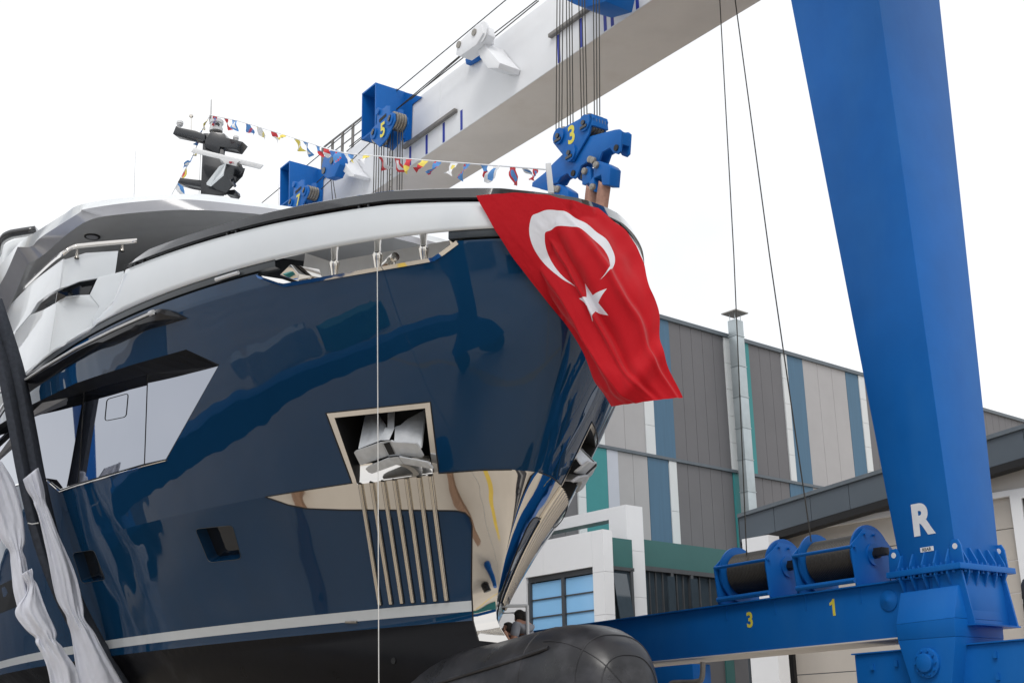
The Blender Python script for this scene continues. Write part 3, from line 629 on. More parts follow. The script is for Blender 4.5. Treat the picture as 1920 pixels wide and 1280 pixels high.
# wing station (starboard and port)
WU = 7.45
def fu(x, y):                                        # pixel on the wing's forward face (plane u = WU)
    d = ray(x, y); t = ((OB + WU * AFT - CAM) @ AFT) / (d @ AFT); return toB(CAM + t * d)
def sv(x, y, v0=5.70):                               # pixel on the wing's side face (plane v = v0)
    d = ray(x, y); t = (v0 - (CAM - OB) @ STB) / (d @ STB); return toB(CAM + t * d)
for sg in (1, -1):
    ctop, cmid, cmid2, cbot = sv(118, 485), sv(112, 540), sv(108, 565), sv(93, 660)
    f_tr = fu(222, 470); f_tl = np.array([ctop[0], ctop[1], ctop[2]])
    # forward face: upper panel, lower panel, with the dark slot between
    up_ = [ctop + np.array([0.0, -0.05, 0]), fu(160, 474), fu(222, 470), fu(215, 520), fu(186, 521), fu(150, 527), fu(125, 537), cmid + np.array([0, -0.02, 0])]
    mb = MB(); mb.prism([W(p, sg) for p in up_], AFT * 0.08); wing = mb.out('wing_station', M['white_paint'], yacht, bev=0.012)
    lo_ = [cmid2, fu(125, 556), fu(150, 553), fu(170, 552), fu(190, 575), fu(180, 625), fu(130, 650), cbot]
    mb = MB(); mb.prism([W(p, sg) for p in lo_], AFT * 0.08); mb.out('lower_panel', M['white_paint'], wing, bev=0.012)
    mb = MB(); mb.prism([W(p + np.array([-.02, 0, 0]), sg) for p in (fu(183, 521), fu(232, 508), fu(232, 560), fu(215, 590), fu(178, 630), fu(172, 600), fu(186, 575), fu(168, 553))], AFT * 0.06); mb.out('cheek_panel', M['white_paint'], wing, bev=0.012)
    mb = MB(); mb.prism([W(p + np.array([0.25, 0, 0]), sg) for p in (cmid, fu(150, 520), fu(200, 515), fu(190, 575), cmid2)], AFT * 0.05); mb.out('slot_back', M['port_glass'], wing)
    # side face in two panels above and below the slot
    sd_ = [ctop, cmid + np.array([0.03, 0, 0]), sv(90, 552), sv(70, 567), sv(57, 588), sv(30, 620), sv(0, 690), sv(-30, 700), sv(-20, 615), sv(30, 560), sv(62, 527)]
    mb = MB(); mb.prism([W(p, sg) for p in sd_], -STB * sg * 0.08); mb.out('side_panel', M['white_paint'], wing, bev=0.012)
    sl_ = [cmid2 + np.array([0.02, 0, 0]), cbot, sv(40, 705), sv(5, 735), sv(-30, 745), sv(-30, 702), sv(0, 692), sv(30, 622), sv(57, 590), sv(82, 580)]
    mb = MB(); mb.prism([W(p, sg) for p in sl_], -STB * sg * 0.08); mb.out('side_panel', M['white_paint'], wing, bev=0.012)
    mb = MB(); mb.prism([W(p - np.array([0, 0.2, 0]), sg) for p in (cmid, cmid2, sv(82, 582), sv(66, 569))], -STB * sg * 0.04); mb.out('slot_back', M['port_glass'], wing)
    # steel cap rail round the top
    path = [sv(45, 540), sv(62, 524), sv(100, 489), ctop + np.array([-.02, 0.0, 0.10]), fu(140, 464), fu(160, 461), fu(200, 457), fu(258, 452)]
    P = crom([W(p + np.array([-0.02, 0.02, 0.0]), sg) for p in path], 30)
    mb = MB(); mb.grid([[p + UP * 0.05 for p in P], [p - UP * 0.05 for p in P]]); thicken(mb.out('cap_rail', M['steel'], wing, smooth=True), 0.03)
    for x, y in ((145, 475), (230, 462)):
        mb = MB(); mb.lathe(W(fu(x, y) + np.array([0.02, 0, -0.1])), UP, [(0, .05), (.08, .03), (.2, .02)], 10); mb.out('rail_stud', M['steel_bar'], wing, smooth=True)
# small upper coaming seen behind the roof at far left
P = crom([at(x, y, 34.0) for x, y in ((-40, 505), (0, 475), (8, 450), (22, 440), (40, 436), (72, 431))], 16)
mb = MB(); mb.grid([P, P + np.array([0, 0, -0.16])]); thicken(mb.out('upper_coaming', M['black_gloss'], yacht, smooth=True), 0.3)
P2 = crom([at(x, y, 34.3) for x, y in ((-40, 520), (0, 490), (8, 465), (22, 455), (40, 449), (72, 440))], 16)
mb = MB(); mb.grid([P2, P2 + np.array([0, 0, -1.4])]); thicken(mb.out('upper_screen', M['white_paint'], yacht, smooth=True), 0.1)

# mast
MY = 29.5
def mp(x, y, dY=0.0): return at(x, y, MY + dY)
mast = mk('mast', *(lambda mb: (mb.v, mb.f))(MB().hexa([mp(376, 366, -.1), mp(425, 366, -.1), mp(425, 366, .7), mp(376, 366, .7)], [mp(381, 250, .1), mp(418, 250, .1), mp(418, 250, .6), mp(381, 250, .6)])), M['mast'], yacht, bev=0.015)
EXm = N_(mp(430, 300) - mp(330, 275))
mb = MB(); mb.prism([mp(330, 236), mp(336, 239), mp(366, 245), mp(384, 252), mp(384, 264), mp(350, 256), mp(324, 251)], np.array([0.1, .30, 0])); mb.out('spreader', M['mast'], mast, bev=0.006)
mb = MB(); mb.prism([mp(395, 247), mp(420, 250), mp(424, 258), mp(455, 266), mp(444, 281), mp(412, 275), mp(410, 290), mp(383, 275), mp(385, 262)], np.array([0.08, .28, 0])); mb.out('spreader', M['mast'], mast, bev=0.006)
mb = MB(); mb.prism([mp(338, 333), mp(345, 334), mp(378, 338), mp(378, 351), mp(352, 347), mp(333, 342)], np.array([0.08, .28, 0])); mb.out('spreader', M['mast'], mast, bev=0.006)
mb = MB(); mb.prism([mp(424, 357), mp(440, 355), mp(441, 361), mp(437, 366), mp(424, 364)], np.array([0.08, .28, 0])); mb.out('spreader', M['mast'], mast, bev=0.01)
mb = MB(); mb.hexa([mp(424, 307, -.9), mp(460, 316, -.9), mp(455, 331, -.9), mp(419, 368, 0.0)], [mp(424, 307, .1), mp(460, 316, .1), mp(455, 331, .1), mp(380, 365, .2)]); mb.hexa([mp(424, 307, -.9), mp(419, 368, 0), mp(380, 364, .2), mp(396, 347, -.2)], [mp(424, 307, .1), mp(419, 368, .3), mp(380, 364, .4), mp(396, 347, .3)]); mb.out('radar_bracket', M['mast'], mast)
mb = MB(); mb.prism([mp(411, 312, -.95), mp(424, 306, -.95), mp(419, 325, -.95), mp(395, 346, -.6), mp(387, 343, -.6)], np.array([-.02, .12, 0])); mb.out('bracket_edge', M['white_paint'], mast)
mb = MB(); c0 = mp(427, 300, -.6)
mb.hexa([mp(357, 285, -.7), mp(364, 277, -.7), mp(495, 309, -.7), mp(487, 317, -.7)], [mp(359, 286, -.35), mp(366, 278, -.35), mp(495, 310, -.35), mp(488, 318, -.35)])
sc_ = mb.out('radar_scanner', M['plastic_white'], mast, bev=0.03)
mb = MB(); mb.prism([mp(410, 296, -.74), mp(450, 302, -.74), mp(444, 306, -.74), mp(443, 314, -.74), mp(424, 310, -.74), mp(418, 303, -.74)], np.array([0, .4, 0])); mb.out('scanner_turret', M['plastic_white'], sc_, bev=0.015)
mb = MB(); mb.prism([mp(429, 303, -.76), mp(436, 303, -.76), mp(434, 306, -.76), mp(430, 306, -.76)], np.array([0, .01, 0])); mb.out('logo', M['logo_red'], sc_)
text('R', mp(438, 305.5, -.76), EXm, UP, 0.045, M['logo_red'], sc_, 'logo', 0.0)
mb = MB(); mb.lathe(mp(405, 247, .2), UP, [(0, .17), (.10, .17), (.11, .15), (.2, .15), (.22, .18), (.3, .18), (.36, .12), (.38, .0)][:7] , 18); 
camr = mb.out('camera_dome', M['plastic_white'], mast, smooth=True)
mb = MB(); mb.lathe(mp(404, 240, .2), UP, [(0, .14), (.12, .145), (.24, .12), (.30, .06)], 18); mb.out('dome_head', M['plastic_white'], camr, smooth=True)
mb = MB(); mb.disc(mp(408, 234, .06), (0.1, -1, -.1), 0.055, 0.03, 14); mb.out('lens', M['port_glass'], camr)
for x, y, k in ((337, 232, 1.0), (442, 260, 0.85)):
    mb = MB(); mb.lathe(mp(x, y + 5, .25), UP, [(-.06, .03), (0, .03), (.01, .07 * k), (.05, .085 * k), (.06, .06 * k), (.07, .09 * k), (.13, .085 * k), (.145, .03)], 16); mb.out('antenna_dome', M['plastic_white'], mast, smooth=True)
mb = MB(); mb.tube([mp(358.5, 243, .25), mp(358.5, 220, .25)], 0.014, 6); mb.lathe(mp(358.5, 219, .25), UP, [(-.03, .03), (0, .055), (.04, .055), (.06, .03)], 12); mb.out('gps_antenna', M['steel_bar'], mast, smooth=True)
mb = MB(); mb.tube([mp(395, 250, .3), mp(396, 187, .3)], [0.016, 0.010], 6); mb.tube([mp(394, 228, .3), mp(395, 216, .3)], 0.03, 6); mb.out('whip_antenna', M['railsteel'], mast)
mb = MB(); mb.tube([mp(373, 368, .3), mp(376, 286, .3)], 0.008, 5); mb.out('stay', M['line'], mast)
mb = MB(); mb.disc(mp(434, 336, -.7), (0, -1, 0), 0.06, 0.2, 12); mb.disc(mp(438, 344, -.6), (0, -1, 0), 0.04, 0.3, 12); mb.out('camera_unit', M['port_glass'], mast)
mb = MB(); mb.tube([at(251, 371, 31), at(254, 283, 31)], [0.012, 0.006], 5); mb.out('whip_antenna', M['plastic_white'], yacht)
mb = MB(); mb.tube([at(522, 385, 27), at(522, 345, 27)], [0.008, 0.005], 5); mb.out('whip_antenna', M['plastic_white'], yacht)

# ------------------------------------------------------------------ anchors in their pockets
def anchor(sg, label):
    z = lambda x, y: (600 + x / 7.11, 740 + y / 7.11)
    q0 = aw(*z(900, 700)); n0 = nrm(*q0); Pc = S(*q0); Pw = W(Pc); nw = nb(n0)
    def ap(x, y, n):
        X = onplane(*z(x, y), Pw + nw * n, nw); b_ = toB(X); return W(b_, sg)
    root = empty('anchor', ap(930, 800, 0), label, 'anchor', 'anchors in the bow pockets')
    nW = nb(n0, sg)
    def slabq(name, P, t, par_=root, bev=0.012):
        mb = MB(); mb.prism([ap(*p) for p in P], -nW * t); return mb.out(name, M['galv'], par_, bev=bev)
    # upper crown plates (chevron) and the bodies rising behind them
    slabq('crown_plate', [(448, 770, .17), (470, 745, .19), (815, 628, .26), (905, 815, .16), (550, 938, .06), (528, 925, .06)], 0.05)
    slabq('crown_plate', [(935, 605, .26), (985, 628, .24), (1275, 645, .20), (1300, 670, .18), (1375, 815, .08), (1355, 838, .07), (1020, 812, .16)], 0.05)
    mb = MB(); mb.hexa([ap(815, 625, .25), ap(940, 603, .25), ap(1025, 810, .15), ap(910, 820, .15)], [ap(815, 625, .0), ap(940, 603, .0), ap(1025, 810, .02), ap(910, 820, .02)])
    mb.out('crown_block', M['galv'], root, bev=0.01)
    mb = MB(); mb.hexa([ap(845, 650, .258), ap(925, 628, .258), ap(1000, 790, .18), ap(920, 800, .18)], [ap(845, 650, .1), ap(925, 628, .1), ap(1000, 790, .1), ap(920, 800, .1)]); mb.out('crown_slot', M['dark'], root)
    slabq('fluke', [(505, 725, .15), (600, 250, -.55), (745, 245, -.60), (860, 420, -.25), (820, 600, .20)], 0.06)
    slabq('fluke', [(985, 612, .20), (995, 430, -.15), (1060, 410, -.2), (1150, 330, -.35), (1410, 190, -.6), (1342, 720, .12)], 0.06)
    mb = MB(); mb.hexa([ap(810, 605, .22), ap(925, 600, .22), ap(1000, 430, -.1), ap(865, 432, -.1)], [ap(810, 605, .05), ap(925, 600, .05), ap(1000, 430, -.3), ap(865, 432, -.3)]); mb.out('trunnion', M['galv'], root, bev=0.015)
    mb = MB(); mb.hexa([ap(900, 440, -.12), ap(990, 435, -.12), ap(1000, 200, -.5), ap(905, 205, -.5)], [ap(900, 440, -.25), ap(990, 435, -.25), ap(1000, 200, -.7), ap(905, 205, -.7)]); mb.out('shank', M['galv'], root, bev=0.015)
    # lower chevron
    slabq('palm', [(600, 985, .16), (640, 950, .18), (905, 838, .24), (1022, 930, .18), (690, 1052, .12), (640, 1030, .12)], 0.05)
    slabq('palm', [(1045, 822, .24), (1430, 895, .18), (1500, 975, .12), (1500, 990, .12), (1110, 922, .18)], 0.05)
    mb = MB(); mb.hexa([ap(905, 836, .235), ap(1045, 822, .235), ap(1110, 922, .175), ap(1022, 932, .175)], [ap(905, 836, -.1), ap(1045, 822, -.1), ap(1110, 922, -.1), ap(1022, 932, -.1)]); mb.out('crown_block', M['galv'], root, bev=0.01)
anchor(1, 'galvanised anchor in the steel pocket facing the camera, above the full set of guard bars')
anchor(-1, 'galvanised anchor jutting from the far side pocket, seen edge on at the stem')

# ------------------------------------------------------------------ the flag over the bow
def flag():
    Lx = [(893, 367), (935, 442), (985, 520), (1036, 588), (1080, 645), (1108, 697), (1146, 762)]
    Rx = [(1122, 390), (1176, 440), (1206, 490), (1220, 533), (1238, 578), (1243, 662), (1281, 745)]
    Mid = {0.25: [(952, 362), (990, 425), (1035, 500), (1075, 575), (1105, 645), (1132, 702), (1176, 757)],
           0.5: [(1012, 364), (1048, 425), (1078, 495), (1104, 565), (1136, 640), (1162, 702), (1208, 753)],
           0.75: [(1064, 374), (1108, 428), (1140, 486), (1160, 548), (1186, 615), (1203, 690), (1245, 748)]}
    colm = [Lx, Mid[0.25], Mid[0.5], Mid[0.75], Rx]
    Yd = []
    for ci, c in enumerate(colm):
        col_ = []
        for ri, p in enumerate(c):
            col_.append(p)
        Yd.append(col_)
    # depth: along the rail and bulwark at the top, then hanging free ahead of the flare
    top_b = [W(railp(a_, 0.30, 0.08), s_) for a_, s_ in ((0.235, 1), (0.16, 1), (0.06, 1), (0.06, -1), (0.16, -1))]
    Y0 = [18.05, 17.72, 17.52, 17.50, 17.60]
    dYr = [0.0, -0.16, -0.28, -0.32, -0.30, -0.36, -0.30]
    G = np.array([[at(colm[c][r_][0], colm[c][r_][1], Y0[c] + dYr[r_] + (0.25 if (c == 4 and r_ in (1, 2)) else 0)) for c in range(5)] for r_ in range(7)])
    A = np.array([crom(G[:, c], 110) for c in range(5)])           # along fly for each column
    Gd = np.array([crom(A[:, i], 80) for i in range(110)])          # rows (fly) x cols (hoist)
    nf, nh = 110, 80
    V = []; uv = []
    for i in range(nf):
        for j in range(nh):
            r_, q = i / (nf - 1), j / (nh - 1); p = Gd[i, j].copy()
            du = Gd[min(i + 1, nf - 1), j] - Gd[max(i - 1, 0), j]; dv = Gd[i, min(j + 1, nh - 1)] - Gd[i, max(j - 1, 0)]
            n = N_(np.cross(du, dv)); n = -n if n[1] > 0 else n
            k = min(1, r_ * 3 + 0.12)
            ph = q * 1.0 - 0.33 * r_
            d = 0.075 * math.sin(2 * math.pi * (ph * 2.1 + 0.1)) * math.sin(math.pi * min(1, r_ * 1.0)) + 0.016 * (1 - .6 * r_) * math.sin(2 * math.pi * (ph * 6.3 + 0.4 + 0.3 * r_)) * k
            d += 0.010 * math.sin(2 * math.pi * (q * 7.5 + r_ * 5.0)) * k * (1 - 0.8 * r_) + 0.012 * math.sin(2 * math.pi * (r_ * 9 + q * 4)) * max(0, 0.45 - r_) * 2
            d += 0.10 * math.exp(-((r_ - 0.88 - 0.06 * math.sin(q * 5)) / 0.045) ** 2) * (0.3 + 0.7 * q) - 0.06 * math.exp(-((r_ - 0.78) / 0.06) ** 2) * q
            rg = lambda c_, w_, q0=ph: math.exp(-((q0 - c_) / w_) ** 2)
            d += (.085 * rg(.30, .030) - .05 * rg(.37, .04) + .07 * rg(.58, .025) - .04 * rg(.64, .03) + .06 * rg(.06, .03)) * math.sin(math.pi * min(1, max(0, r_ - .08) * 1.05)) ** .7
            x_ = p + n * d
            for _ in range(220):                      # keep the cloth just clear of rail, bulwark and hull
                b_ = toB(x_); ww_ = min(b_[2], 9.45)
                if b_[2] > 9.9 or (abs(b_[1]) - float(HB(b_[0], ww_)) > .2 + .4 * d) or b_[0] < float(stem(ww_)) - .08: break
                x_ = x_ + N_(CAM - x_) * .008
            V.append(x_); uv.append((q, r_))
    Fs = [[i * nh + j, i * nh + j + 1, (i + 1) * nh + j + 1, (i + 1) * nh + j] for i in range(nf - 1) for j in range(nh - 1)]
    m = bpy.data.materials.new('red flag with white crescent and star'); m.use_nodes = True; t = m.node_tree; b_ = t.nodes['Principled BSDF']
    b_.inputs['Roughness'].default_value = 0.75; b_.inputs['Specular IOR Level'].default_value = 0.2; b_.inputs['Sheen Weight'].default_value = 0.15
    uvn = t.nodes.new('ShaderNodeUVMap'); uvn.uv_map = 'UVMap'; sx = t.nodes.new('ShaderNodeSeparateXYZ'); t.links.new(uvn.outputs['UV'], sx.inputs[0])
    def mt(op, a, b=None, c=None):
        n = t.nodes.new('ShaderNodeMath'); n.operation = op
        for i, x in enumerate((a, b, c)):
            if x is None: continue
            if isinstance(x, (int, float)): n.inputs[i].default_value = x
            else: t.links.new(x, n.inputs[i])
        return n.outputs[0]
    X = mt('MULTIPLY', sx.outputs[1], 1.5); Y = mt('MULTIPLY', mt('SUBTRACT', sx.outputs[0], 0.52), 0.86)
    def rad(cx): return mt('SQRT', mt('ADD', mt('POWER', mt('ABSOLUTE', mt('SUBTRACT', X, cx)), 2.0), mt('POWER', mt('ABSOLUTE', Y), 2.0)))
    cres = mt('MULTIPLY', mt('LESS_THAN', rad(0.395), 0.25 * 1.08), mt('GREATER_THAN', rad(0.395 + 0.0645), 0.2 * 1.06))
    cxs = 0.755; R_ = 0.135; ang = mt('ARCTAN2', Y, mt('SUBTRACT', cxs, X)); kk = 2 * math.pi / 5
    th = mt('ABSOLUTE', mt('SUBTRACT', mt('FLOORED_MODULO', mt('ADD', ang, kk / 2), kk), kk / 2)); rho = rad(cxs)
    px_, py_ = mt('MULTIPLY', rho, mt('COSINE', th)), mt('MULTIPLY', rho, mt('SINE', th)); ri = 0.382 * R_
    bx_, by_ = ri * math.cos(kk / 2), ri * math.sin(kk / 2)
    star = mt('GREATER_THAN', mt('SUBTRACT', mt('MULTIPLY', py_, bx_ - R_), mt('MULTIPLY', mt('SUBTRACT', px_, R_), by_)), 0.0)
    fac = mt('MAXIMUM', cres, star); mixc = t.nodes.new('ShaderNodeMix'); mixc.data_type = 'RGBA'
    mixc.inputs['A'].default_value = (0.50, 0.004, 0.012, 1); mixc.inputs['B'].default_value = (0.74, 0.75, 0.80, 1); t.links.new(fac, mixc.inputs['Factor'])
    t.links.new(mixc.outputs['Result'], b_.inputs['Base Color'])
    tl_ = t.nodes.new('ShaderNodeBsdfTranslucent'); t.links.new(mixc.outputs['Result'], tl_.inputs['Color']); ms = t.nodes.new('ShaderNodeMixShader'); ms.inputs[0].default_value = 0.22
    t.links.new(b_.outputs[0], ms.inputs[1]); t.links.new(tl_.outputs[0], ms.inputs[2]); t.links.new(ms.outputs[0], t.nodes['Material Output'].inputs['Surface'])
    nzf = t.nodes.new('ShaderNodeTexNoise'); nzf.inputs['Scale'].default_value = 3.5; nzf.inputs['Detail'].default_value = 4; bpn = t.nodes.new('ShaderNodeBump'); bpn.inputs['Distance'].default_value = 0.012
    tcf = t.nodes.new('ShaderNodeTexCoord'); t.links.new(tcf.outputs['Object'], nzf.inputs['Vector']); t.links.new(nzf.outputs['Fac'], bpn.inputs['Height']); t.links.new(bpn.outputs['Normal'], b_.inputs['Normal'])
    o = mk('flag', V, Fs, m, smooth=True, sharp=math.radians(180))
    ul = o.data.uv_layers.new(name='UVMap'); vi = np.zeros(len(o.data.loops), int); o.data.loops.foreach_get('vertex_index', vi)
    ul.data.foreach_set('uv', np.array([uv[k] for k in vi]).ravel())
    tag(o, 'red flag with white crescent and star draped over the yacht bow', 'flag')
flag()
# white post at the bow rail holding the bunting end
mb = MB(); mb.prism([at(1023, 306, 18.3), at(1033, 305, 18.3), at(1039, 361, 18.3), at(1028, 362, 18.3)], np.array([0.0, 0.07, 0])); mb.out('bow_post', M['plastic_white'], yacht, bev=0.006)

# ------------------------------------------------------------------ the boat hoist
TH = math.radians(36.3); DC = np.array([-math.sin(TH), math.cos(TH), 0]); NC = np.array([-math.cos(TH), -math.sin(TH), 0])
FB = at(1792, 1031, 21.5)
def cpl(x, y, off=0.0): return onplane(x, y, FB + NC * off, NC)       # pixel on a plane parallel to the beam
def cc(along, off, z): return np.array([FB[0], FB[1], 0]) + along * DC + off * NC + z * UP
def cco(P): q = np.asarray(P) - FB; return np.array([q @ DC, q @ NC, P[2]])
hoist = empty('boat_hoist', cc(0, -0.5, 0), 'tall blue and white travelling boat hoist straddling the yacht', 'boat hoist')
def tapered(name, b4, t4, m, parent, bev=0.02): return MB().hexa(b4, t4).out(name, m, parent, bev=bev)
# rear column, far side of the yacht
l_b, l_t = cco(cpl(1684, 1040))[0], cco(cpl(1487, 0))[0]; f_b, f_t = 0.0, cco(cpl(1647, 0))[0]
ZF = 4.44; z_t0 = 15.9
def lerp(a, b, z): return a + (b - a) * (z - 4.75) / (z_t0 - 4.75)
def wid(z, x0=1873, y0=1028, x1=1769.5, y1=0):
    return None
def depth_for(P, x):                                 # how far along -NC until the pixel column x is reached
    lo, hi = 0, 4
    for _ in range(40):
        m_ = (lo + hi) / 2; q = P - NC * m_ - CAM; px = 960 + FPX * (q @ Rt) / (q @ Fw)
        if px < x: lo = m_
        else: hi = m_
    return lo
wb_ = depth_for(cc(0, 0, 4.75), 1873); wt_ = depth_for(cpl(1647, 0), 1769.5)
def colsec(z):
    a0, a1 = lerp(f_b, f_t, z), lerp(l_b, l_t, z); wd = lerp(wb_, wt_, z); return [cc(a0, 0, z), cc(a1, 0, z), cc(a1, -wd, z), cc(a0, -wd, z)]
col1 = tapered('column', colsec(ZF + .05), colsec(18.0), M['crane_blue'], hoist)
# girder on top
zg0, zg1 = 18.0, 20.05
def gsec(al_, back): return [cc(al_, .82, zg0), cc(al_, back, zg0), cc(al_, back, zg1), cc(al_, .82, zg1)]
g = MB(); a4, b4 = gsec(-3.0, -1.45), gsec(22.5, -0.85)
gird = MB().hexa(a4, b4).out('girder', M['crane_white'], hoist, bev=0.012)
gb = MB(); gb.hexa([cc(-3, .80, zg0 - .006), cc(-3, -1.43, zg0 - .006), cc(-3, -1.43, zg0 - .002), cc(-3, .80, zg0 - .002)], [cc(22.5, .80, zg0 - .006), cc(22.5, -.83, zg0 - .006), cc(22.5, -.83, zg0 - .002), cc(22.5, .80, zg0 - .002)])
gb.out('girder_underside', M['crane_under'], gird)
# black wear rails with blue marks on the girder face
def gpl(x, y): return cco(cpl(x, y, 0.82))
for (x0, y0, x1, y1) in ((760, 286, 858, 199), (1034, 66, 1132, 4), (1132, 4, 1260, -80)):
    p0, p1 = gpl(x0, y0), gpl(x1, y1); zc = (p0[2] + p1[2]) / 2
    mb = MB(); mb.box(cc((p0[0] + p1[0]) / 2, 0.88, zc), DC * abs(p1[0] - p0[0]) / 2, NC * 0.057, UP * 0.05); mb.out('wear_rail', M['railsteel'], gird, bev=0.008)
    for k in range(int(abs(p1[0] - p0[0]) / 0.9) + 1):
        al_ = max(p0[0], p1[0]) - 0.28 - k * 0.9
        if al_ < min(p0[0], p1[0]) - 1.0: break
        mb = MB(); mb.box(cc(al_, 0.824, (zg0 + zc - 0.05) / 2), DC * 0.055, NC * 0.002, UP * ((zc - 0.05 - zg0) / 2 - 0.02)); mb.out('measuring_mark', M['blue_mark'], gird)
for al_ in (3.2, 8.6, 14.6, 19.0):
    MB().box(cc(al_, .822, (zg0 + zg1) / 2), DC * .006, NC * .004, UP * .98).out('weld_seam', M['crane_white'], gird)
# hand rail posts on the girder top
for al0, al1 in ((17.2, 22.0),):
    mb = MB(); mb.tube([cc(al0, .7, zg1 + .95), cc(al1, .7, zg1 + .95)], 0.035, 6); mb.tube([cc(al0, .7, zg1 + .5), cc(al1, .7, zg1 + .5)], 0.02, 6)
    for k in range(8):
        al_ = al0 + (al1 - al0) * k / 7; mb.tube([cc(al_, .7, zg1), cc(al_, .7, zg1 + .95)], 0.05, 4)
    mb.out('hand_rail', M['railsteel'], gird)
# side beam with painted numbers
p0 = cpl(1060, 1187); sb = MB()
bt = 4.33; bb = 3.39
sb.hexa([cc(0.1, 0.0, bb), cc(0.1, -1.0, bb), cc(0.1, -1.0, bt), cc(0.1, 0, bt)], [cc(19.5, 0, bb), cc(19.5, -1.0, bb), cc(19.5, -1.0, bt), cc(19.5, 0, bt)])
beam = sb.out('side_beam', M['crane_blue'], hoist, bev=0.01)
mb = MB(); mb.box(cc(9.9, -.47, bt + .012), DC * 9.6, NC * .56, UP * .012); mb.out('top_flange', M['crane_blue'], beam)
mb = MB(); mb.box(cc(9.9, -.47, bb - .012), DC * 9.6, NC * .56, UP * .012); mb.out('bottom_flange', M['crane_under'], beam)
def beamtext(s, x, y, h):
    P = cpl(x, y, 0.0); text(s, P + NC * .003, -DC, UP, h, M['yellow'], beam, 'painted_number', 0.03, 0.003, 0.95)
beamtext('3', 1406, 1161, 0.30); beamtext('1', 1561, 1138, 0.30)
for x in (1361, 1453, 1511, 1615):
    al_ = cco(cpl(x, 1130))[0]; mb = MB(); mb.box(cc(al_, .008, bt - .14), DC * .012, NC * .006, UP * .14); mb.out('stiffener_weld', M['crane_blue'], beam)
Pc = cpl(1667, 1125); mb = MB(); mb.lathe(Pc, NC, [(0, .19), (.02, .18), (.06, .05), (.075, .02)], 20); mb.out('pin_cap', M['crane_blue'], beam, smooth=True)
# flange joint at the column foot with gussets and bolts
mb = MB(); mb.box(cc((l_b) / 2, -wb_ / 2, ZF), DC * (l_b / 2 + .17), NC * (wb_ / 2 + .17), UP * .05); flg = mb.out('joint_flange', M['crane_blue'], hoist, bev=0.01)
mb = MB(); mb.box(cc((l_b) / 2, -wb_ / 2, ZF - .35), DC * (l_b / 2 - .02), NC * (wb_ / 2 - .02), UP * .30); mb.out('joint_neck', M['crane_blue'], hoist)
def gusset(base, outd, up_, h, wd, t, par_):
    e = np.cross(outd, UP); mb = MB(); s_ = 1 if up_ > 0 else -1
    P = [base, base + outd * wd, base + outd * wd + UP * s_ * 0.05, base + outd * 0.03 + UP * s_ * h, base + UP * s_ * h]
    mb.prism([p - e * t / 2 for p in P], e * t); mb.out('gusset', M['crane_blue'], par_)
for k in range(5):
    al_ = 0.12 + (l_b - .2) * k / 4
    gusset(cc(al_, 0, ZF + .05), NC, 1, 0.27, 0.15, 0.03, flg); gusset(cc(al_, 0, ZF - .05), NC, -1, 0.30, 0.15, 0.03, flg)
for k in range(5):
    of = -0.1 - (wb_ - .2) * k / 4
    gusset(cc(0, of, ZF + .05), -DC, 1, 0.29, 0.15, 0.03, flg); gusset(cc(0, of, ZF - .05), -DC, -1, 0.34, 0.15, 0.03, flg)
for k in range(11):
    al_ = 0.02 + (l_b - .04) * k / 10
    mb = MB(); mb.disc(cc(al_, .1, ZF), UP, 0.028, 0.19, 6); mb.out('bolt', M['crane_blue'], flg)
for k in range(8):
    of = -0.04 - (wb_ - .08) * k / 7
    mb = MB(); mb.disc(cc(-.1, of, ZF), UP, 0.028, 0.19, 6); mb.out('bolt', M['crane_blue'], flg)
for P in (cc(-.02, .0, ZF + .05), cc(-.02, -wb_, ZF + .05), cc(l_b + .05, 0.02, ZF + .05)):
    mb = MB(); mb.prism([P + DC * x + UP * z for x, z in ((-.13, 0), (.13, 0), (.11, .3), (.06, .4), (-.06, .4), (-.11, .3))], NC * .04); lug = mb.out('lifting_lug', M['crane_blue'], flg, bev=0.006)
    mb = MB(); mb.disc(P + UP * .29 + NC * .02, NC, .05, .045, 14); mb.out('lug_hole', M['letter_white'], flg)
# pedestal below the joint
def pf(x, y, off): return cpl(x, y, off)
ped_f = [(1688, 1111, .22), (1796, 1095, .22), (1808, 1100, .22), (1789, 1157, .55), (1680, 1170, .55)]
mb = MB()
A_ = [cc(1.15, .0, 4.5), cc(-.02, .0, 4.5), cc(-.02, -1.0, 4.5), cc(1.15, -1.0, 4.5)]
P0 = cco(pf(1688, 1111, .1)); P1 = cco(pf(1796, 1096, .1)); Q0 = cco(pf(1680, 1170, .42)); Q1 = cco(pf(1789, 1157, .42))
R0_ = cco(pf(1683, 1200, .42)); R1_ = cco(pf(1792, 1192, .42)); S0_ = cco(pf(1717, 1290, .42)); S1_ = cco(pf(1779, 1290, .42))
prof_l = [cc(P0[0], .1, P0[2]), cc(Q0[0], .42, Q0[2]), cc(R0_[0], .42, R0_[2]), cc(S0_[0], .42, S0_[2] - .2)]
prof_r = [cc(P1[0], .1, P1[2]), cc(Q1[0], .42, Q1[2]), cc(R1_[0], .42, R1_[2]), cc(S1_[0], .42, S1_[2] - .2)]
back_l = [cc(cco(p)[0], -.9, p[2]) for p in prof_l]; back_r = [cc(cco(p)[0], -.9, p[2]) for p in prof_r]
for i in range(3): mb.hexa([prof_l[i], prof_r[i], back_r[i], back_l[i]], [prof_l[i + 1], prof_r[i + 1], back_r[i + 1], back_l[i + 1]])
ped = mb.out('pedestal', M['crane_blue'], hoist, bev=0.015)
Pc = cpl(1740, 1242, .42); mb = MB(); mb.lathe(Pc, NC, [(0, .24), (.05, .24), (.06, .22), (.06, .15), (.12, .15), (.13, .13)], 28); cap_ = mb.out('axle_cap', M['crane_blue'], ped, smooth=True)
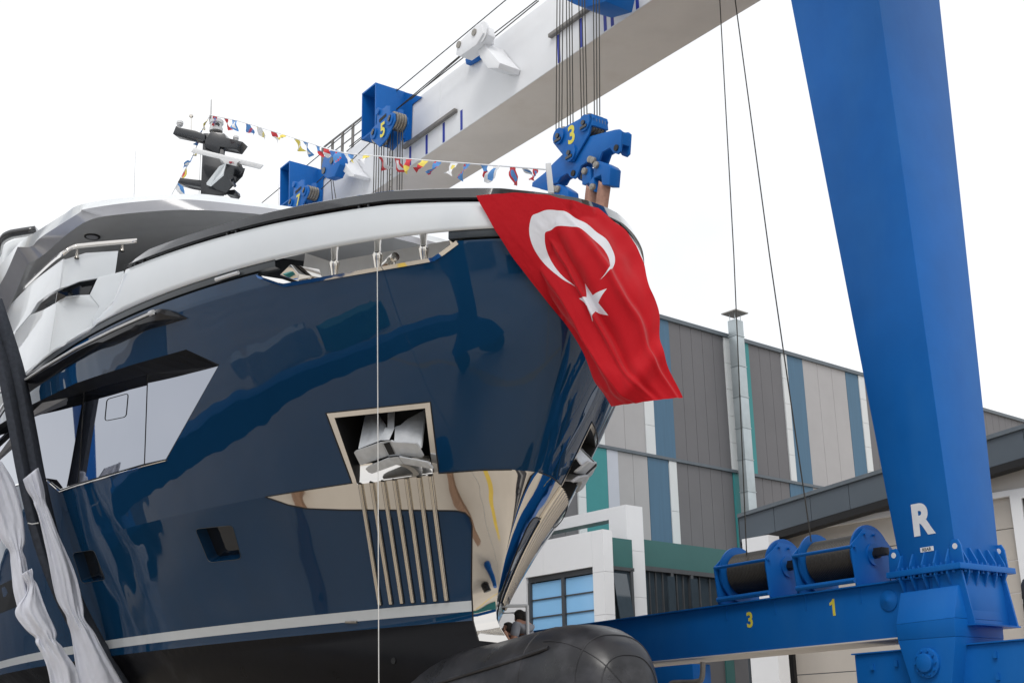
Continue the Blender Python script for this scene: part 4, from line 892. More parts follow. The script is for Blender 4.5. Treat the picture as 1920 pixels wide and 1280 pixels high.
for k in range(10):
    t = 2 * math.pi * k / 10; c = Pc + NC * .07 + (DC * math.cos(t) + UP * math.sin(t)) * .195; mb = MB(); mb.disc(c, NC, .022, .04, 6); mb.out('bolt', M['crane_blue'], cap_)
# side box of the pedestal facing right, with the cross frame above and below
mb = MB(); mb.hexa([cc(-.10, .05, 3.50), cc(-.10, -1.15, 3.50), cc(.5, -1.15, 3.50), cc(.5, .05, 3.50)], [cc(-.05, .05, ZF - .06), cc(-.05, -1.1, ZF - .06), cc(.5, -1.1, ZF - .06), cc(.5, .05, ZF - .06)]); mb.out('pedestal_box', M['crane_blue'], hoist, bev=0.01)
for of in (.06, -1.12):
    mb = MB(); mb.hexa([cc(-.24, of, 3.48), cc(-.24, of - .04, 3.48), cc(.2, of - .04, 3.48), cc(.2, of, 3.48)], [cc(-.10, of, ZF - .06), cc(-.10, of - .04, ZF - .06), cc(.2, of - .04, ZF - .06), cc(.2, of, ZF - .06)]); mb.out('rib', M['crane_blue'], hoist)
mb = MB(); mb.box(cc(.1, -.53, 3.48), DC * .38, NC * .62, UP * .012); mb.out('rib', M['crane_blue'], hoist)
# bogie beam under the pedestal (left and right of it)
p_l, p_r = cco(cpl(1602, 1228, .1)), cco(cpl(1730, 1215, .1)); zbg = (p_l[2] + p_r[2]) / 2
mb = MB(); mb.hexa([cc(p_l[0], .1, 1.6), cc(p_l[0], -1.1, 1.6), cc(p_l[0], -1.1, zbg), cc(p_l[0], .1, zbg)], [cc(-5.5, .1, 1.6), cc(-5.5, -1.1, 1.6), cc(-5.5, -1.1, zbg), cc(-5.5, .1, zbg)]); bog = mb.out('bogie_beam', M['crane_blue'], hoist, bev=0.02)
mb = MB(); mb.box(cc((p_l[0] - 5.5) / 2, -.5, zbg + .012), DC * ((p_l[0] + 5.5) / 2 + .04), NC * .64, UP * .012); mb.out('top_flange', M['crane_blue'], bog)
for x, y in ((1637, 1250), (1682, 1243), (1867, 1227), (1872, 1268)):
    mb = MB(); P = cpl(x, y, .1); mb.box(P + NC * .02, DC * .03, NC * .02, UP * .05); mb.out('clip', M['crane_blue'], bog)
for al_ in (p_l[0] - .9, -4.4):
    for of in (-.1, -.9):
        mb = MB(); mb.lathe(cc(al_, of, .8), NC, [(-.22, .5), (-.2, .72), (-.1, .8), (.1, .8), (.2, .72), (.22, .5)], 28); mb.out('wheel', M['rubber'], hoist, smooth=True)
# letters on the column
def coltext(s, x, y, h, m, b=0.02, wd=1.0, nm='lettering'):
    P = cpl(x, y, 0.004); text(s, P, -DC, UP, h, m, col1, nm, b, 0.002, wd)
coltext('R', 1731, 972, 0.56, M['letter_white'], 0.05, 0.92)
mb = MB(); P = cpl(1738, 1029, .004); mb.box(P, DC * .135, NC * .002, UP * .04); mb.out('name_plate', M['letter_white'], col1)
text('REAR', P + NC * .004, -DC, UP, .055, M['seal'], col1, 'lettering', 0.02, 0.001)
# far front column and the near side of the hoist (reflected in the yacht's windows)
def simple_col(al_, off, nm='column', w0=.55, w1=.8):
    b = [cc(al_ - w0, off - .45, 3.4), cc(al_ + w0, off - .45, 3.4), cc(al_ + w0, off + .45, 3.4), cc(al_ - w0, off + .45, 3.4)]
    t = [cc(al_ - w1, off - .7, 18), cc(al_ + w1, off - .7, 18), cc(al_ + w1, off + .7, 18), cc(al_ - w1, off + .7, 18)]
    c_ = tapered(nm, b, t, M['crane_blue'], hoist)
    mb = MB(); mb.hexa([cc(al_ - 2.3, off - .5, 1.5), cc(al_ + 2.3, off - .5, 1.5), cc(al_ + 2.3, off + .5, 1.5), cc(al_ - 2.3, off + .5, 1.5)], [cc(al_ - .8, off - .5, 3.5), cc(al_ + .8, off - .5, 3.5), cc(al_ + .8, off + .5, 3.5), cc(al_ - .8, off + .5, 3.5)]); mb.out('bogie_beam', M['crane_blue'], hoist, bev=0.02)
    for da in (-1.5, 1.5):
        mb = MB(); mb.lathe(cc(al_ + da, off, .8), NC, [(-.4, .5), (-.38, .72), (-.3, .8), (.3, .8), (.38, .72), (.4, .5)], 28); mb.out('wheel', M['rubber'], hoist, smooth=True)
simple_col(19.3, -.5)
NEAR = 17.4
for al_ in (-1.5, 22.5): simple_col(al_, NEAR)
mb = MB(); mb.box(cc(10.5, NEAR, 19.0), DC * 13, NC * .9, UP * 1.0); mb.out('girder', M['crane_white'], hoist, bev=0.02)
mb = MB(); mb.box(cc(10.5, NEAR, 3.85), DC * 12, NC * .5, UP * .48); mb.out('side_beam', M['crane_blue'], hoist, bev=0.01)
mb = MB(); mb.box(cc(-2.2, (NEAR - .5) / 2, 20.2), DC * .9, NC * (NEAR / 2 + 1.0), UP * 1.1); mb.out('cross_girder', M['crane_white'], hoist, bev=0.02)

# winches on the side beam
def winch(x0, x1, dia_px, label, ctr):
    P = cpl(*ctr, -.5); q = cco(P); al_ = q[0]; zc = q[2]; root = None
    r_ = 0.40; half = 0.62; ax = DC
    mb = MB(); prof = []
    for k in range(60):
        t = -half + .06 + (2 * half - .12) * k / 59; prof.append((t, r_ + (0.008 if k % 2 else -0.004)))
    mb.lathe(cc(al_, -.5, zc), ax, prof, 40); root = mb.out('winch', M['drumrope'], hoist, smooth=True); tag(root, label)
    for s_ in (-1, 1):
        c = cc(al_ + s_ * half, -.5, zc)
        mb = MB(); mb.disc(c, ax, r_ + .15, .04, 40); mb.out('drum_flange', M['crane_blue'], root, smooth=True)
        cp = cc(al_ + s_ * (half + .07), -.5, zc)
        poly = [(-.62, bt + .03 - zc), (-.62, .1), (-.25, .42), (0.18, .47), (.62, .12), (.55, bt + .03 - zc)]
        mb = MB(); mb.prism([cp + NC * a + UP * b_ for a, b_ in poly], ax * .03); pl = mb.out('side_plate', M['crane_blue'], root, bev=0.008)
        for a, b_ in ((-.05, .36), (.22, .36), (.54, .10), (-.54, .08)):
            mb = MB(); mb.disc(cp + NC * a + UP * b_, ax, .025, .10, 8); mb.out('bolt', M['crane_blue'], root)
    cp = cc(al_ - half - .08, -.5, zc)
    mb = MB(); mb.disc(cp, DC, .20, .05, 24); mb.out('bearing', M['crane_blue'], root, smooth=True)
    mb = MB(); mb.disc(cp - DC * .06, DC, .08, .12, 14); mb.box(cp - DC * .17 + UP * .03, DC * .10, NC * .1, UP * .07); mb.out('encoder', M['rubber'], root, bev=0.01)
    mb = MB(); mb.tube(crom([cp - DC * .2, cp - DC * .34 - UP * .1 - NC * .02, cp - DC * .3 - UP * .55], 10), .012, 5); mb.out('encoder_cable', M['rubber'], root)
    for dn, dz in ((.60, .10), (.58, bt + .12 - zc)):
        mb = MB(); mb.tube([cc(al_ - half - .07, -.5 + dn, zc + dz), cc(al_ + half + .07, -.5 + dn, zc + dz)], .032 if dz > 0 else .05, 8); mb.out('tie_bar', M['crane_blue'], root, smooth=True)
    return al_, zc
W3 = winch(0, 0, 0, 'winch drum for rope 3, left of the two on the side beam', (1428, 1070))
W1 = winch(0, 0, 0, 'winch drum for rope 1, beside the column', (1582, 1048))
def rope(name, pts_, r_, parent): return MB().tube(pts_, r_, 6).out(name, M['rope'], parent, smooth=True)
rope('winch_rope', [cpl(1349, -10, -.1), cpl(1376, 480, -.2), cpl(1400, 1040, -.1)], 0.013, hoist)
rope('winch_rope', [cpl(1377, -10, -.2), cpl(1443, 480, -.2), cpl(1521, 1015, -.1)], 0.014, hoist)
# ropes running along the girder top
for (a, b) in (((488, 383), (985, -30)), ((560, 395), (700, 262)), ((655, 275), (1020, -10)), ((770, 187), (880, 92)), ((650, 284), (868, 100)), ((900, 92), (1010, 2)), ((545, 388), (640, 300))):
    rope('girder_rope', [cpl(*a, 1.15), cpl(*b, 1.15)], 0.016, hoist)

# upper sheave blocks hung from brackets on the girder
def sheave_block(dx, dy, k, num, z_=lambda x, y: (640 + x / 8, 180 + y / 8)):
    def zp(x, y, off):
        a, b_ = z_(x, y); return cpl(dx + (a - 705) * k, dy + (b_ - 240) * k, off)
    # bracket frame
    br = MB(); br.prism([zp(900, -60, .84), zp(1180, 20, .84), zp(1030, 130, .84), zp(1010, 650, .84), zp(900, 700, .84)], NC * .02)
    root = br.out('sheave_bracket', M['crane_blue'], hoist)
    mb = MB(); mb.hexa([zp(900, -60, .86), zp(900, 640, .86), zp(915, 640, .86), zp(915, -60, .86)], [zp(900, -60, .86) + NC * 1.0, zp(900, 640, .86) + NC * 1.0, zp(915, 640, .86) + NC * 1.0, zp(915, -60, .86) + NC * 1.0]); mb.out('bracket_web', M['crane_blue'], root)
    A0 = zp(905, -60, .86); A1 = zp(905, 640, .86); L_ = DC * .8 * k
    mb = MB(); mb.prism([A0, A0 + NC * 1.0, A0 + NC * 1.0 + L_, A0 + L_], -UP * .05); mb.prism([A1, A1 + NC * 1.0, A1 + NC * 1.0 + L_, A1 + L_], UP * .05); mb.prism([A0 + L_, A0 + L_ + NC * 1.0, A1 + L_ + NC * 1.0, A1 + L_], -DC * .04); mb.out('bracket_plate', M['crane_blue'], root)
    f0 = 1.95
    poly = [(500, 285), (535, 235), (632, 150), (640, 145), (690, 150), (690, 262), (722, 245), (760, 265), (765, 370), (640, 640), (530, 765), (412, 655), (405, 580), (440, 470), (490, 430)]
    for off in (f0, f0 - .42):
        mb = MB(); mb.prism([zp(x, y, f0) - NC * (f0 - off) for x, y in poly], -NC * .04); pl = mb.out('side_plate', M['crane_blue'], root, bev=0.006)
    for (x, y) in ((700, 360), (455, 565)):
        c = zp(x, y, f0); mb = MB(); mb.disc(c + NC * .02, NC, .17 * k, .05, 24); mb.out('pin_cover', M['crane_blue'], root, smooth=True)
        mb = MB(); mb.disc(c + NC * .06, NC, .06 * k, .05, 8); mb.box(c + NC * .05 + UP * .07 - DC * .03, DC * .05, NC * .02, UP * .04); mb.out('pin', M['mast'], root)
        for j in range(4):
            mb = MB(); mb.lathe(c - NC * (.09 + j * .085), NC, [(-.035, .27 * k), (-.02, .24 * k), (.02, .24 * k), (.035, .27 * k)], 28); mb.out('sheave', M['sheave'], root, smooth=True)
    c = zp(565, 245, f0 - .1); mb = MB(); mb.disc(c, NC, .1, .3, 16); mb.out('hanger_pin', M['crane_blue'], root, smooth=True)
    mb = MB(); mb.hexa([zp(525, 355, f0 + .01), zp(630, 260, f0 + .01), zp(632, 300, f0 + .01), zp(527, 400, f0 + .01)], [zp(525, 355, f0 - .4), zp(630, 260, f0 - .4), zp(632, 300, f0 - .4), zp(527, 400, f0 - .4)]); mb.out('slot', M['seal'], root)
    text(num, zp(577, 505, f0 + .045), -DC, UP, .46 * k, M['yellow'], root, 'painted_number', .03, .002, 0.95)
    if num == '5':
        for x in (460, 493, 530, 567, 602, 662, 697, 735, 808, 845, 880):
            P = zp(x, 560 if x < 640 else 480, f0 - .1 - .3 * random.random()); e = P.copy(); e[2] = 8.0; e += DC * .05
            rope('hoist_rope', [P, e], .015, root)
sheave_block(710, 240, 1.0, '5'); sheave_block(553, 372, 0.84, '7')
# ladder rail below block 5
mb = MB(); P = cpl(733, 282, .95)
for s_ in (-.07, .07): mb.tube([P + DC * s_, P + DC * s_ - UP * 2.4], .018, 4)
for k in range(12): mb.tube([P - DC * .07 - UP * .2 * k, P + DC * .07 - UP * .2 * k], .015, 4)
mb.out('sensor_ladder', M['sheave'], hoist)
# next upper block, only its foot in the frame
mb = MB(); mb.prism([cpl(1050, -40, 1.9), cpl(1145, -40, 1.9), cpl(1135, 3, 1.9), cpl(1098, 14, 1.9), cpl(1076, 8, 1.9), cpl(1050, -6, 1.9)], -NC * .8); mb.out('sheave_bracket', M['crane_blue'], hoist, bev=0.01)
# rope guide arms
def arm(P4, m, off0, off1, name): 
    mb = MB(); mb.prism([cpl(x, y, off1) for x, y in P4], -NC * (off1 - off0)); return mb.out(name, m, hoist, bev=0.012)
ga = arm([(855, 103), (857, 83), (895, 45), (902, 46), (906, 62), (893, 84), (862, 106)], M['crane_white'], 1.3, 1.7, 'rope_guide')
arm([(893, 84), (905, 80), (917, 95), (937, 118), (934, 128), (915, 128), (900, 108)], M['crane_white'], .84, 1.5, 'guide_arm')
for x, y in ((889, 61), (860, 84)):
    c = cpl(x, y, 1.71); mb = MB(); mb.disc(c, NC, .10, .04, 18); mb.out('pin', M['sheave'], ga, smooth=True)
for j in range(3):
    c = cpl(903, 62, 1.62 - .12 * j); mb = MB(); mb.lathe(c, NC, [(-.03, .30), (-.015, .27), (.015, .27), (.03, .30)], 24); mb.out('sheave', M['crane_white'], ga, smooth=True)
arm([(897, 58), (914, 68), (915, 80), (902, 88), (893, 84)], M['crane_white'], 1.1, 1.3, 'guide_arm')
arm([(872, 112), (886, 97), (898, 98), (893, 110), (874, 121)], M['crane_blue'], .84, 1.0, 'cleat')
gb2 = arm([(603, 312), (607, 295), (616, 283), (628, 281), (636, 295), (637, 308), (627, 330), (613, 335), (604, 326)], M['crane_blue'], 1.3, 1.6, 'rope_guide')
for x, y in ((622, 301), (607, 320)):
    c = cpl(x, y, 1.61); mb = MB(); mb.disc(c, NC, .11, .04, 18); mb.out('pin', M['mast'], gb2, smooth=True)
arm([(630, 288), (640, 294), (652, 314), (664, 326), (663, 331), (655, 331), (644, 322), (634, 305)], M['crane_white'], .84, 1.4, 'guide_arm')
rope('hoist_rope', [cpl(620, 330, 1.4), cpl(624, 380, 1.4)], .014, hoist); rope('hoist_rope', [cpl(623, 330, 1.4), cpl(631, 380, 1.4)], .014, hoist)

# ------------------------------------------------------------------ lower hook block 3 and its slings
HOFF = 2.3
zz = lambda x, y: (980 + x * 240 / 1280, 180 + y * 240 / 1280)
def hk(x, y, off=HOFF): return cpl(*zz(x, y), off)
hb = empty('hook_block', hk(550, 500), 'blue hook block marked with a yellow 3 hanging above the bow', 'hook block')
mb = MB(); tri = [(305, 400), (330, 360), (660, 180), (690, 178), (700, 215), (660, 380), (505, 650), (470, 662), (440, 640), (305, 470)]
for d in (0, .40):
    mb = MB(); mb.prism([hk(x, y) - NC * d for x, y in tri], -NC * .05); mb.out('side_plate', M['crane_blue'], hb, bev=0.01)
mb = MB(); mb.hexa([hk(660, 180), hk(690, 178), hk(700, 290), hk(680, 300)], [hk(660, 180) - NC * .45, hk(690, 178) - NC * .45, hk(700, 290) - NC * .45, hk(680, 300) - NC * .45]); mb.out('end_plate', M['crane_blue'], hb, bev=0.008)
bar = [(285, 665), (380, 575), (600, 410), (900, 330), (945, 325), (968, 345), (955, 545), (925, 575), (885, 560), (850, 510), (770, 555), (740, 640), (700, 690), (665, 680), (640, 640), (560, 690), (520, 800), (490, 822), (455, 805), (425, 765), (355, 805), (325, 860), (250, 880), (230, 940), (70, 900), (75, 860), (200, 760)]
for d in (.06, .30):
    mb = MB(); mb.prism([hk(x, y) - NC * d for x, y in bar], -NC * .05); mb.out('spreader_plate', M['crane_blue'], hb, bev=0.01)
mb = MB(); mb.hexa([hk(900, 332) - NC * .08, hk(965, 345) - NC * .08, hk(960, 470) - NC * .08, hk(900, 470) - NC * .08], [hk(900, 332) - NC * .34, hk(965, 345) - NC * .34, hk(960, 470) - NC * .34, hk(900, 470) - NC * .34]); mb.out('end_plate', M['crane_blue'], hb, bev=0.008)
for x, y in ((918, 513), (488, 768), (585, 800)):
    mb = MB(); mb.disc(hk(x, y) - NC * .05, NC, .07, .04, 16); mb.out('pin_hole', M['dark'], hb)
for x, y, r_ in ((625, 275, .19), (368, 405, .19), (480, 575, .2)):
    mb = MB(); mb.disc(hk(x, y) + NC * .02, NC, r_, .05, 24); mb.out('pin_cover', M['crane_blue'], hb, smooth=True)
    mb = MB(); mb.disc(hk(x, y) + NC * .06, NC, .06, .05, 8); mb.box(hk(x, y + 40) + NC * .05, DC * .11, NC * .02, UP * .03); mb.out('pin', M['mast'], hb)
    if r_ < .2:
        for j in range(4):
            mb = MB(); mb.lathe(hk(x, y) - NC * (.09 + .085 * j) , NC, [(-.03, .25), (-.015, .22), (.015, .22), (.03, .25)], 28); mb.out('sheave', M['sheave'], hb, smooth=True)
text('3', hk(488, 385) + NC * .004, -DC, UP, .45, M['yellow'], hb, 'painted_number', .03, .003, .95)
for xt, xb in ((1044.5, 1042.6), (1050, 1048), (1055.5, 1053.3), (1062, 1064), (1067, 1069.5), (1072, 1074.5), (1085, 1090.5), (1091, 1095.5), (1096, 1100.8), (1112.5, 1114.5), (1117.8, 1119.5), (1123.3, 1124.6)):
    i = (xb - 1042) / 82; rope('hoist_rope', [cpl(xt, -12, 2.0), cpl(xb, 245 - 28 * i, HOFF - .1 - .25 * ((xb * 7.3) % 1))], .014, hb)
def shackle(P4, nm):
    mb = MB(); mb.prism([hk(x, y) + NC * .02 for x, y in P4], -NC * .30); return mb.out('shackle', M['crane_blue'], hb, bev=0.015)
shackle([(600, 890), (600, 800), (615, 740), (650, 705), (685, 720), (690, 860), (620, 890)], 0); shackle([(715, 800), (715, 730), (735, 680), (765, 650), (800, 660), (860, 690), (885, 720), (870, 890), (800, 890), (790, 790), (720, 825)], 0)
shackle([(310, 985), (325, 900), (360, 880), (400, 905), (440, 930), (460, 950), (465, 1010), (400, 1000)], 0); shackle([(670, 870), (715, 800), (730, 960), (690, 945)], 0)
for x, y in ((690, 640), (718, 650), (750, 695), (635, 757), (330, 935), (365, 935), (712, 915)):
    c = hk(x, y) + NC * .06; mb = MB(); mb.lathe(c, NC, [(-.05, .08), (.0, .08), (.02, .07), (.03, .045)], 14); mb.out('pin', M['sheave'], hb, smooth=True)
def strap(name, L_, R_, m, label=None, Yf=None, grp=None, cat='sling'):
    a = crom(L_, 14); b_ = crom(R_, 14); mb = MB(); mb.grid([a, (a + b_) / 2 + NC * .02, b_]); o = mb.out(name, m, smooth=True); thicken(o, .03, 0)
    if label: tag(o, label, cat, grp)
    return o
for k, (lt, rt, lb_, rb_) in enumerate((((640, 890), (712, 960), (618, 1130), (690, 1180)), ((765, 850), (835, 900), (722, 1200), (790, 1250)))):
    lows = [hk(lb_[0] - 6, lb_[1] + 300), hk(rb_[0] - 6, rb_[1] + 300)]
    strap('lifting_sling', [hk(*lt), hk((lt[0] + lb_[0]) / 2 - 4, (lt[1] + lb_[1]) / 2), hk(*lb_), lows[0]], [hk(*rt) - NC * .12, hk((rt[0] + rb_[0]) / 2 - 2, (rt[1] + rb_[1]) / 2) - NC * .12, hk(*rb_) - NC * .12, lows[1] - NC * .12], M['sling_brown'],
          ('brown webbing sling on the left under the hook block marked 3', 'brown webbing sling on the right under the hook block marked 3')[k], grp='brown slings under the hook block')

# ------------------------------------------------------------------ slings and white wraps at the left edge
SU = 9.0
def su(x, y, d=0.0):
    X = onplane(x, y, OB + (SU + d) * AFT, AFT); return X
SL1 = [(-35, 560), (8, 690), (32, 800), (52, 900), (80, 1010), (118, 1110), (165, 1200), (230, 1300)]
for k, (dx0, dx1, dd) in enumerate(((-16, 9, 0.0), (12, 36, 0.05))):
    L_ = [su(x + dx0 - (y - 690) * 0.012, y + (10 if k else 0), dd) for x, y in SL1]; R_ = [su(x + dx1 - (y - 690) * 0.012, y - (0 if k else 0), dd + .03) for x, y in SL1]
    a = crom(L_, 30); b_ = crom(R_, 30); mb = MB(); mb.grid([a, (a + b_) / 2 - AFT * .05, b_]); o = mb.out('lifting_sling', M['sling'], smooth=True); thicken(o, .05, 0)
    tag(o, ('dark lifting sling at the left edge, the outer of two side by side', 'dark lifting sling at the left edge, the inner one beside the window')[k], 'sling', 'dark slings at the left edge')
def wrap(name, L_, R_, d0, label, seed, ties=(), n=70, m=36, amp=.07):
    rs = np.random.default_rng(seed); a = crom([su(x, y, d0) for x, y in L_], n); b_ = crom([su(x, y, d0) for x, y in R_], n); V = []
    ph = rs.random(6) * 6.28
    for i in range(n):
        t = i / (n - 1); pin = 1.0
        for tt in ties: pin *= 1 - 0.75 * math.exp(-((t - tt) / .05) ** 2)
        for j in range(m):
            s_ = j / (m - 1); p = a[i] * (1 - s_) + b_[i] * s_
            fold = amp * .45 * (math.sin(2 * math.pi * (s_ * 1.5 + .22 * math.sin(4 * t + ph[0])) + ph[1]) + .45 * math.sin(2 * math.pi * (s_ * 3.1 + .5 * t + .1 * math.sin(11 * t)) + ph[2])) * pin + .30 * amp * math.sin(7 * t + 4 * s_ + ph[3]) + .12 * amp * math.sin(19 * t - 8 * s_ + ph[4])
            for tt in ties:
                gz = math.exp(-((t - tt) / .11) ** 2); fold += gz * .022 * math.sin(2 * math.pi * (s_ * 5.5 + .35 * math.sin(3 * s_ + ph[5])) + 12 * (t - tt))
                p = p + (a[i] * .5 + b_[i] * .5 - p) * .30 * math.exp(-((t - tt) / .045) ** 2)
            fold += .014 * math.sin(2 * math.pi * (s_ * 4.3 - 2.2 * t) + ph[3]) * math.sin(5 * t + ph[4])
            arc = -.14 * math.sin(math.pi * s_)
            V.append(p + AFT * (arc - .08 + fold) + DC * 0)
    mb = MB(); mb.grid([V[i * m:(i + 1) * m] for i in range(n)]); o = mb.out(name, M['cloth'], smooth=True, sharp=math.radians(180)); thicken(o, .008, 0); tag(o, label, 'cloth wrap', 'white cloths tied round the slings'); return o
wrap('cloth_wrap', [(-40, 850), (-34, 900), (-20, 960), (-5, 1000), (18, 1050), (25, 1110), (38, 1165)], [(2, 868), (25, 905), (38, 950), (45, 1005), (46, 1042), (52, 1075), (60, 1120)], -.12, 'white cloth tied round the outer sling, leftmost of the cloths', 3, (.62,))
wrap('cloth_wrap', [(42, 900), (52, 930), (68, 965), (84, 1030), (105, 1130), (130, 1180), (138, 1230), (145, 1300)], [(70, 878), (88, 935), (108, 1000), (140, 1075), (158, 1145), (180, 1195), (205, 1240), (240, 1300)], -.12, 'long white cloth tied round the inner sling, reaching to the bottom edge', 5, (.17, .62), amp=.085)
wrap('cloth_wrap', [(37, 1078), (48, 1110), (27, 1148), (50, 1185), (70, 1215), (85, 1250), (95, 1300)], [(58, 1066), (66, 1090), (84, 1140), (108, 1190), (120, 1220), (143, 1255), (150, 1300)], -.3, 'crumpled white sheet slipping down the outer sling near the boot stripe', 8, (.12, .55), amp=.09)
wrap('cloth_wrap', [(30, 1035), (42, 1032)], [(50, 1042), (52, 1036)], -.3, 'knotted end of white cloth on the outer sling', 11, (), n=12, m=10, amp=.03) if False else None
mb = MB(); mb.tube([su(52, 980, -.26), su(60, 982, -.28), su(72, 980, -.26)], .012, 5); mb.out('tie_string', M['line']); tag(bpy.data.objects['tie_string'], 'thin white string tied between the cloths on the slings', 'string')

# white plumb line hanging from the mooring opening
P = [hp(711, 489, .06), at(711.5, 700, 18.0), at(710.5, 1000, 18.0), at(710.5, 1330, 18.0)]; P0_ = hp(711, 489, .06)
mb = MB(); mb.tube([P0_, np.array([P0_[0], P0_[1], 0.02])], .0075, 6) if False else mb.tube([P0_, at(710.5, 1340, P0_[1])], .0075, 6); mb.out('mooring_line', M['line'], smooth=True)
tag(bpy.data.objects['mooring_line'], 'thin white line hanging straight down past the anchor pocket', 'line')

# ------------------------------------------------------------------ bunting
def bunting(path, n, label, seed, ids, sz):
    rs = random.Random(seed); Pp = crom([at(*p) for p in path], 120)
    mb = MB(); mb.tube(list(Pp), .013, 4); o = mb.out('bunting_line', M['f_white'], smooth=True); tag(o, label, 'bunting line')
    cols = ['f_red', 'f_blue', 'f_yellow', 'f_white']; nmc = {'f_red': 'red', 'f_blue': 'blue', 'f_yellow': 'yellow', 'f_white': 'white'}
    for k in range(n):
        t = (k + .6) / (n + .2); i = int(t * 118); p = Pp[i]; d = N_(Pp[i + 1] - Pp[i]); L_ = sz * rs.uniform(.85, 1.15); hgt = sz * rs.uniform(.9, 1.35)
        sw = rs.uniform(-1.0, 1.1); down = N_(-UP * math.cos(sw) + np.cross(d, UP) * math.sin(sw) * .7 + d * rs.uniform(-.5, .7)); shape = rs.choice(['tri', 'rect', 'rect', 'tail'])
        nn = N_(np.cross(d, down)); nr, nc_ = 7, 5; V = []; fm = []; Fs = []
        two = rs.sample(cols, 2); style = rs.choice([0, 1, 2, 3])
        for r_ in range(nr):
            f = r_ / (nr - 1); wd = L_ * ((1 - f * .9) if shape == 'tri' else (1 - .25 * f if shape == 'tail' else 1))
            for c in range(nc_):
                s_ = c / (nc_ - 1) - .5; tw = rs.uniform(-.01, .01); V.append(p + d * s_ * wd + down * hgt * f + nn * (.07 * math.sin(5 * f + 3 * s_ + k) * f + tw) + d * (.1 * f * f * math.sin(k * 1.7)))
        for r_ in range(nr - 1):
            for c in range(nc_ - 1):
                Fs.append([r_ * nc_ + c, r_ * nc_ + c + 1, (r_ + 1) * nc_ + c + 1, (r_ + 1) * nc_ + c])
                fm.append({0: 0 if r_ < 3 else 1, 1: 0 if c < 2 else 1, 2: 1 if (1 <= c <= 2 and 1 <= r_ <= 4) else 0, 3: 0 if (c + r_) % 5 else 1}[style])
        o = mk('signal_flag', V, Fs, None, mats=[M[two[0]], M[two[1]]], fmat=fm, smooth=True)
        tag(o, ids(k, n, nmc[two[0]], nmc[two[1]]), 'signal flag', 'signal flags on the bunting')
ordn = lambda k: ('1st 2nd 3rd'.split()[k] if k < 3 else ('21st' if k == 20 else '22nd' if k == 21 else '23rd' if k == 22 else f'{k + 1}th'))
bunting([(395, 216, 29.6), (450, 228, 28.6), (520, 249, 27.4), (580, 268, 26.4), (640, 286, 25.3), (720, 294, 24), (800, 301, 22.6), (880, 307, 21.3), (960, 313, 20), (1024, 318, 18.4)], 26,
        'long white bunting line from the mast top down to the bow post', 4, lambda k, n, a, b: f'small {a} and {b} signal flag, {ordn(k)} from the mast towards the bow', .27)
bunting([(394, 216, 29.7), (378, 247, 29.9), (362, 292, 30.2), (345, 322, 30.5), (322, 365, 31)], 6,
        'short bunting line dropping from the mast top to the roof', 9, lambda k, n, a, b: f'small {a} and {b} signal flag, {ordn(k)} down the short line left of the mast', .24)

# ------------------------------------------------------------------ buildings
D1 = N_((math.sin(math.radians(49.4)), math.cos(math.radians(49.4)), 0)); D2 = np.array([-D1[1], D1[0], 0])     # along the striped front / away to the left
NF = -D2 if D2[1] > 0 else D2                       # outward normal of the striped front (towards the camera)
KB = 1.42                                           # metres per building unit
FO = at(1240, 1000, 46.0 * KB)
def fpl(x, y, off=0.0): return onplane(x, y, FO + NF * off * KB, NF)
def fs(x, y): q = fpl(x, y) - FO; return q @ D1 / KB, fpl(x, y)[2] / KB
def fc(s, off, z): return np.array([FO[0], FO[1], 0]) + KB * (s * D1 + off * NF + z * UP)
ztop = np.mean([fs(1241, 590.5)[1], fs(1500, 672)[1], fs(1621, 709)[1]]); zdiv = np.mean([fs(1180, 844)[1], fs(1392, 889)[1]])
hall = empty('factory_hall', fc(10, -10, 0), 'tall factory hall clad in vertical stripes of grey, white, blue and teal', 'building')
def hbox(s0, s1, o0, o1, z0, z1): return MB().box(fc((s0 + s1) / 2, (o0 + o1) / 2, (z0 + z1) / 2), D1 * KB * abs(s1 - s0) / 2, NF * KB * abs(o1 - o0) / 2, UP * KB * abs(z1 - z0) / 2)
s_left, s_right = fs(930, 830)[0] - 4, fs(1990, 840)[0]
hbox(s_left, s_right, -26, -.06, 0, ztop - .05).out('wall_core', M['c_dark'], hall)
def sdiv(x): return fs(x, 844 + .212 * (x - 1180))[0]
up_strips = [(930, 'c_dark'), (1060, 'c_white'), (1080, 'c_dark'), (1102, 'c_teal'), (1117, 'c_white'), (1133, 'c_light'), (1211, 'c_white'), (1229, 'c_blue'), (1267.5, 'c_dark'), (1372.5, 'c_white'), (1386, 'c_teal'), (1421, 'c_dark'), (1483, 'c_white'), (1494, 'c_blue'), (1525, 'c_light'), (1607.5, 'c_blue'), (1631.5, 'c_white'), (1643, 'c_dark'), (1700, 'c_white'), (1712, 'c_blue'), (1740, 'c_light'), (1808, 'c_white'), (1818, 'c_blue'), (1850, 'c_dark'), (1985, None)]
lo_strips = [(930, 'c_dark'), (1079, 'c_white'), (1094, 'c_teal'), (1136, 'c_lav'), (1157, 'c_light'), (1213, 'c_blue'), (1252, 'c_white'), (1266.5, 'c_dark'), (1373, 'c_teal'), (1395, 'c_white'), (1412, 'c_dark'), (1480, 'c_blue'), (1524, 'c_light'), (1985, None)]
